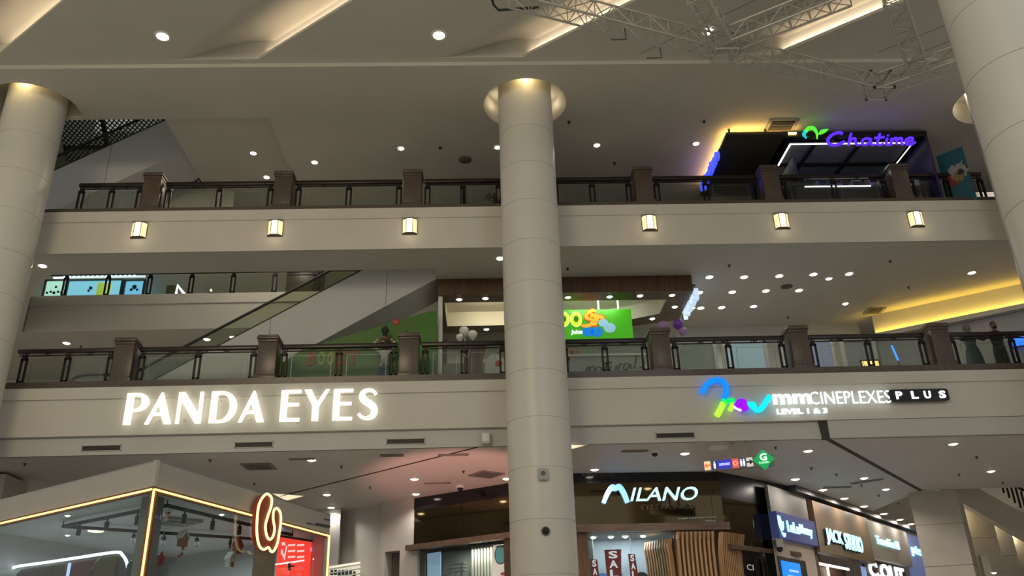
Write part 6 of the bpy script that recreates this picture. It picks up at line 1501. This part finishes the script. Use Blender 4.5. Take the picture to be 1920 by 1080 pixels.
for i, (px0, px1, m) in enumerate(((50, 85, mat('grey_purple_cloth', (.13, .11, .13), .8)), (88, 120, mat('olive_cloth', (.14, .12, .05), .8)), (138, 172, mat('chestnut_cloth', (.15, .06, .03), .8)), (176, 214, mat('olive_brown_cloth', (.13, .10, .045), .8)))):
    t2 = thing('hanging_cloth', f'dark hanging garment inside the white neon frame, {ORD[i]} from the left', 'clothing', atP((px0+px1)/2, 1080, nA, nB)-Vector((0, 0, .6)), 'garments inside the neon frame')
    y0_ = 1068-(px0-30)*.155
    b = MB(); a, c = uv(px0, y0_, nA, nB), uv(px1, y0_, nA, nB); n_ = 8
    po = [(a[0]+(c[0]-a[0])*k/n_, a[1]-.04+.012*(k % 2)) for k in range(n_+1)]
    shape(b, [po+[(c[0], a[1]-1.0), (a[0], a[1]-1.0)]], f_, .05, -.07); b.build('cloth', m, t2)
b = MB(); b.tube([atP(172, 1068, nA+fl.n*.1, nB+fl.n*.1), atP(178, 1056, nA+fl.n*.1, nB+fl.n*.1), atP(193, 1042, nA+fl.n*.1, nB+fl.n*.1)], .012, 6); b.build('hook', steel, None, 'thin curved bright hook in front of the white neon frame', 'hook')
c = atP(129, 1066, nA+fl.n*.2, nB+fl.n*.2); t = thing('blue_tube', 'small bluish lit upright tube inside the white neon frame', 'light', c-Vector((0, 0, .8))); MB().tube([c+Vector((0, 0, .1)), c-Vector((0, 0, .8))], .03, 8).build('tube', emit('pale_violet_tube', (.45, .55, 1), 1.3), t)
t = thing('curved_cabinet', 'dark curved cabinet at the lower kiosk corner', 'cabinet', (0, 0, 0)); c = atP(258, 1050, nA, nB); t.location = c-Vector((0, 0, c.z)); WL[t.name] = t.location.copy()
MB().lathe([(.17, 0), (.17, c.z-.1), (.14, c.z-.03), (.08, c.z)], t.location, 28).build('body', mat('charcoal_cabinet', (.035, .035, .035), .4), t)
t = thing('arch_light', 'pale blue lit arch behind the kiosk corner', 'light', (0, 0, 0)); q_ = [atP(*p, K0-frr.n*.7, KR-frr.n*.7) for p in ((281, 985), (283, 972), (289, 967), (295, 973), (296, 990))]; t.location = q_[2]-Vector((0, 0, .6)); WL[t.name] = t.location.copy()
MB().tube(catmull(q_, 4), .022, 8).build('tube', emit('pale_blue_arch', (.45, .62, 1), 1.2), t)
light('kiosk_lamp', 'AREA', (cen.x, cen.y, zf0-.25), 110, (.90, .97, 1), 2.5, (cen.x, cen.y, 0), 2.5)
# letter shaped neon sign on the right face
oA, oB = K0+frr.n*.16, KR+frr.n*.16; fo = pframe(oA, oB)
cr = ((875, 325), (915, 365), (910, 440), (880, 530), (858, 620), (870, 710), (900, 745), (930, 710), (942, 640), (930, 560), (935, 480), (965, 458), (995, 500), (1000, 580), (985, 690), (965, 790), (930, 855), (905, 850), (885, 818), (840, 838), (800, 800), (780, 700), (780, 580), (795, 440), (830, 360))
out = [uv(x/4.909+320, y/4.909+860, oA, oB) for x, y in cr]
sm = [(p.x, p.y) for p in catmull([(p[0], p[1], 0) for p in out], 4, True)]
t = thing('neon_letter_sign', 'tall rust brown u shaped sign edged in yellow neon on the kiosk fascia', 'sign', fo.p(out[0][0], min(p[1] for p in out), 0))
b = MB(); shape(b, [sm], fo, .10, -.08); b.build('body', emit('rust_face', (.16, .02, .004), .45, (.2, .03, .01)), t)
MB().tube([fo.p(p[0], p[1], .035) for p in sm], .024, 8, True).build('neon_edge', emit('yellow_neon', (1, .78, .32), 2.0), t)
b = MB(); b.bar(fo.p(out[11][0], zf0+.1, -.08), fo.p(out[11][0], zf0+.1, -.2), .05); b.build('bracket', steel, t)
# red screen inside
sA, sB = K0-frr.n*.5, KR-frr.n*.5; fs = pframe(sA, sB)
t = thing('red_screen', 'bright red lit screen with white block characters inside the kiosk', 'screen', (0, 0, 0)); cc = atP(553, 1050, sA, sB); t.location = cc-Vector((0, 0, 1)); WL[t.name] = t.location.copy()
def sp(pts_, m, nm, w, d=.03): b = MB(); shape(b, [[uv(*p, sA, sB) for p in pts_]], fs, d, w); b.build(nm, m, t)
sp(((522, 1006), (589, 1017), (581, 1110), (515, 1110)), emit('screen_red', (1, .055, .035), 1.15), 'panel', 0)
sp(((521, 1003), (591, 1014), (591, 1018), (521, 1007)), black, 'top_frame', .0, .05)
wsc = emit('screen_white', (1, .72, .72), 1.0)
for x in (538, 555):
    for k, (y0_, hh) in enumerate(((1021, 3.5), (1032, 3.5), (1043, 3.5))): sp(((x, y0_+x*.0), (x+13, y0_-1), (x+12.5, y0_+hh-1), (x-.5, y0_+hh)), wsc, 'character_bar', .03, .008)
sp(((526, 1029), (530, 1043), (534, 1024), (536, 1024), (531, 1050), (524, 1036)), wsc, 'character_bar', .03, .008)
sp(((526, 1017), (532, 1017), (532, 1023), (526, 1023)), wsc, 'round_mark', .03, .008); sp(((580, 1027), (586, 1028), (585, 1035), (580, 1034)), emit('screen_violet', (.9, .4, .9), 1), 'round_mark', .03, .008)
sp(((538, 1054), (543, 1054), (542, 1070), (537, 1070)), black, 'dark_mark', .03, .008); sp(((542, 1060), (549, 1060), (549, 1063), (542, 1063)), black, 'dark_mark', .03, .008)
b = MB(); a = uv(598, 1005, sA, sB); shape(b, [[(a[0], 0), (a[0]+.12, 0), (a[0]+.12, zf0-.15), (a[0], zf0-.15)]], fs, .05, .1); b.build('pink_light_column', emit('pink_glow', (.65, .22, .22), .6), t)

# added spot, unseen on the floor, washing the ground floor ceiling pink
light('added_pink_spot', 'SPOT', (-1.0, 18.2, .3), 1700, (1, .44, .36), .2, (-.8, 24.3, 6.8), spot=.70)

rec = emit('pale_recess_glow', (1, .86, .55), .9)  # glowing patches put the brightness of the lit recesses into their colour
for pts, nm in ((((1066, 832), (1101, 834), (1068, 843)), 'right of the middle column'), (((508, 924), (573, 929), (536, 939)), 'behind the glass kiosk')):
    t = thing('lit_recess_patch', f'pale yellow lit triangular ceiling recess {nm}', 'light', atZ(*pts[0], 6.78))
    q = [atZ(*p, 6.79) for p in pts]; MB().slabpoly(q, (0, 0, .012)).build('glow_face', rec, t)
    b = MB()
    for i in range(3): b.bar(q[i], q[(i+1) % 3], .04, .03)
    b.build('frame', trim_w, t)
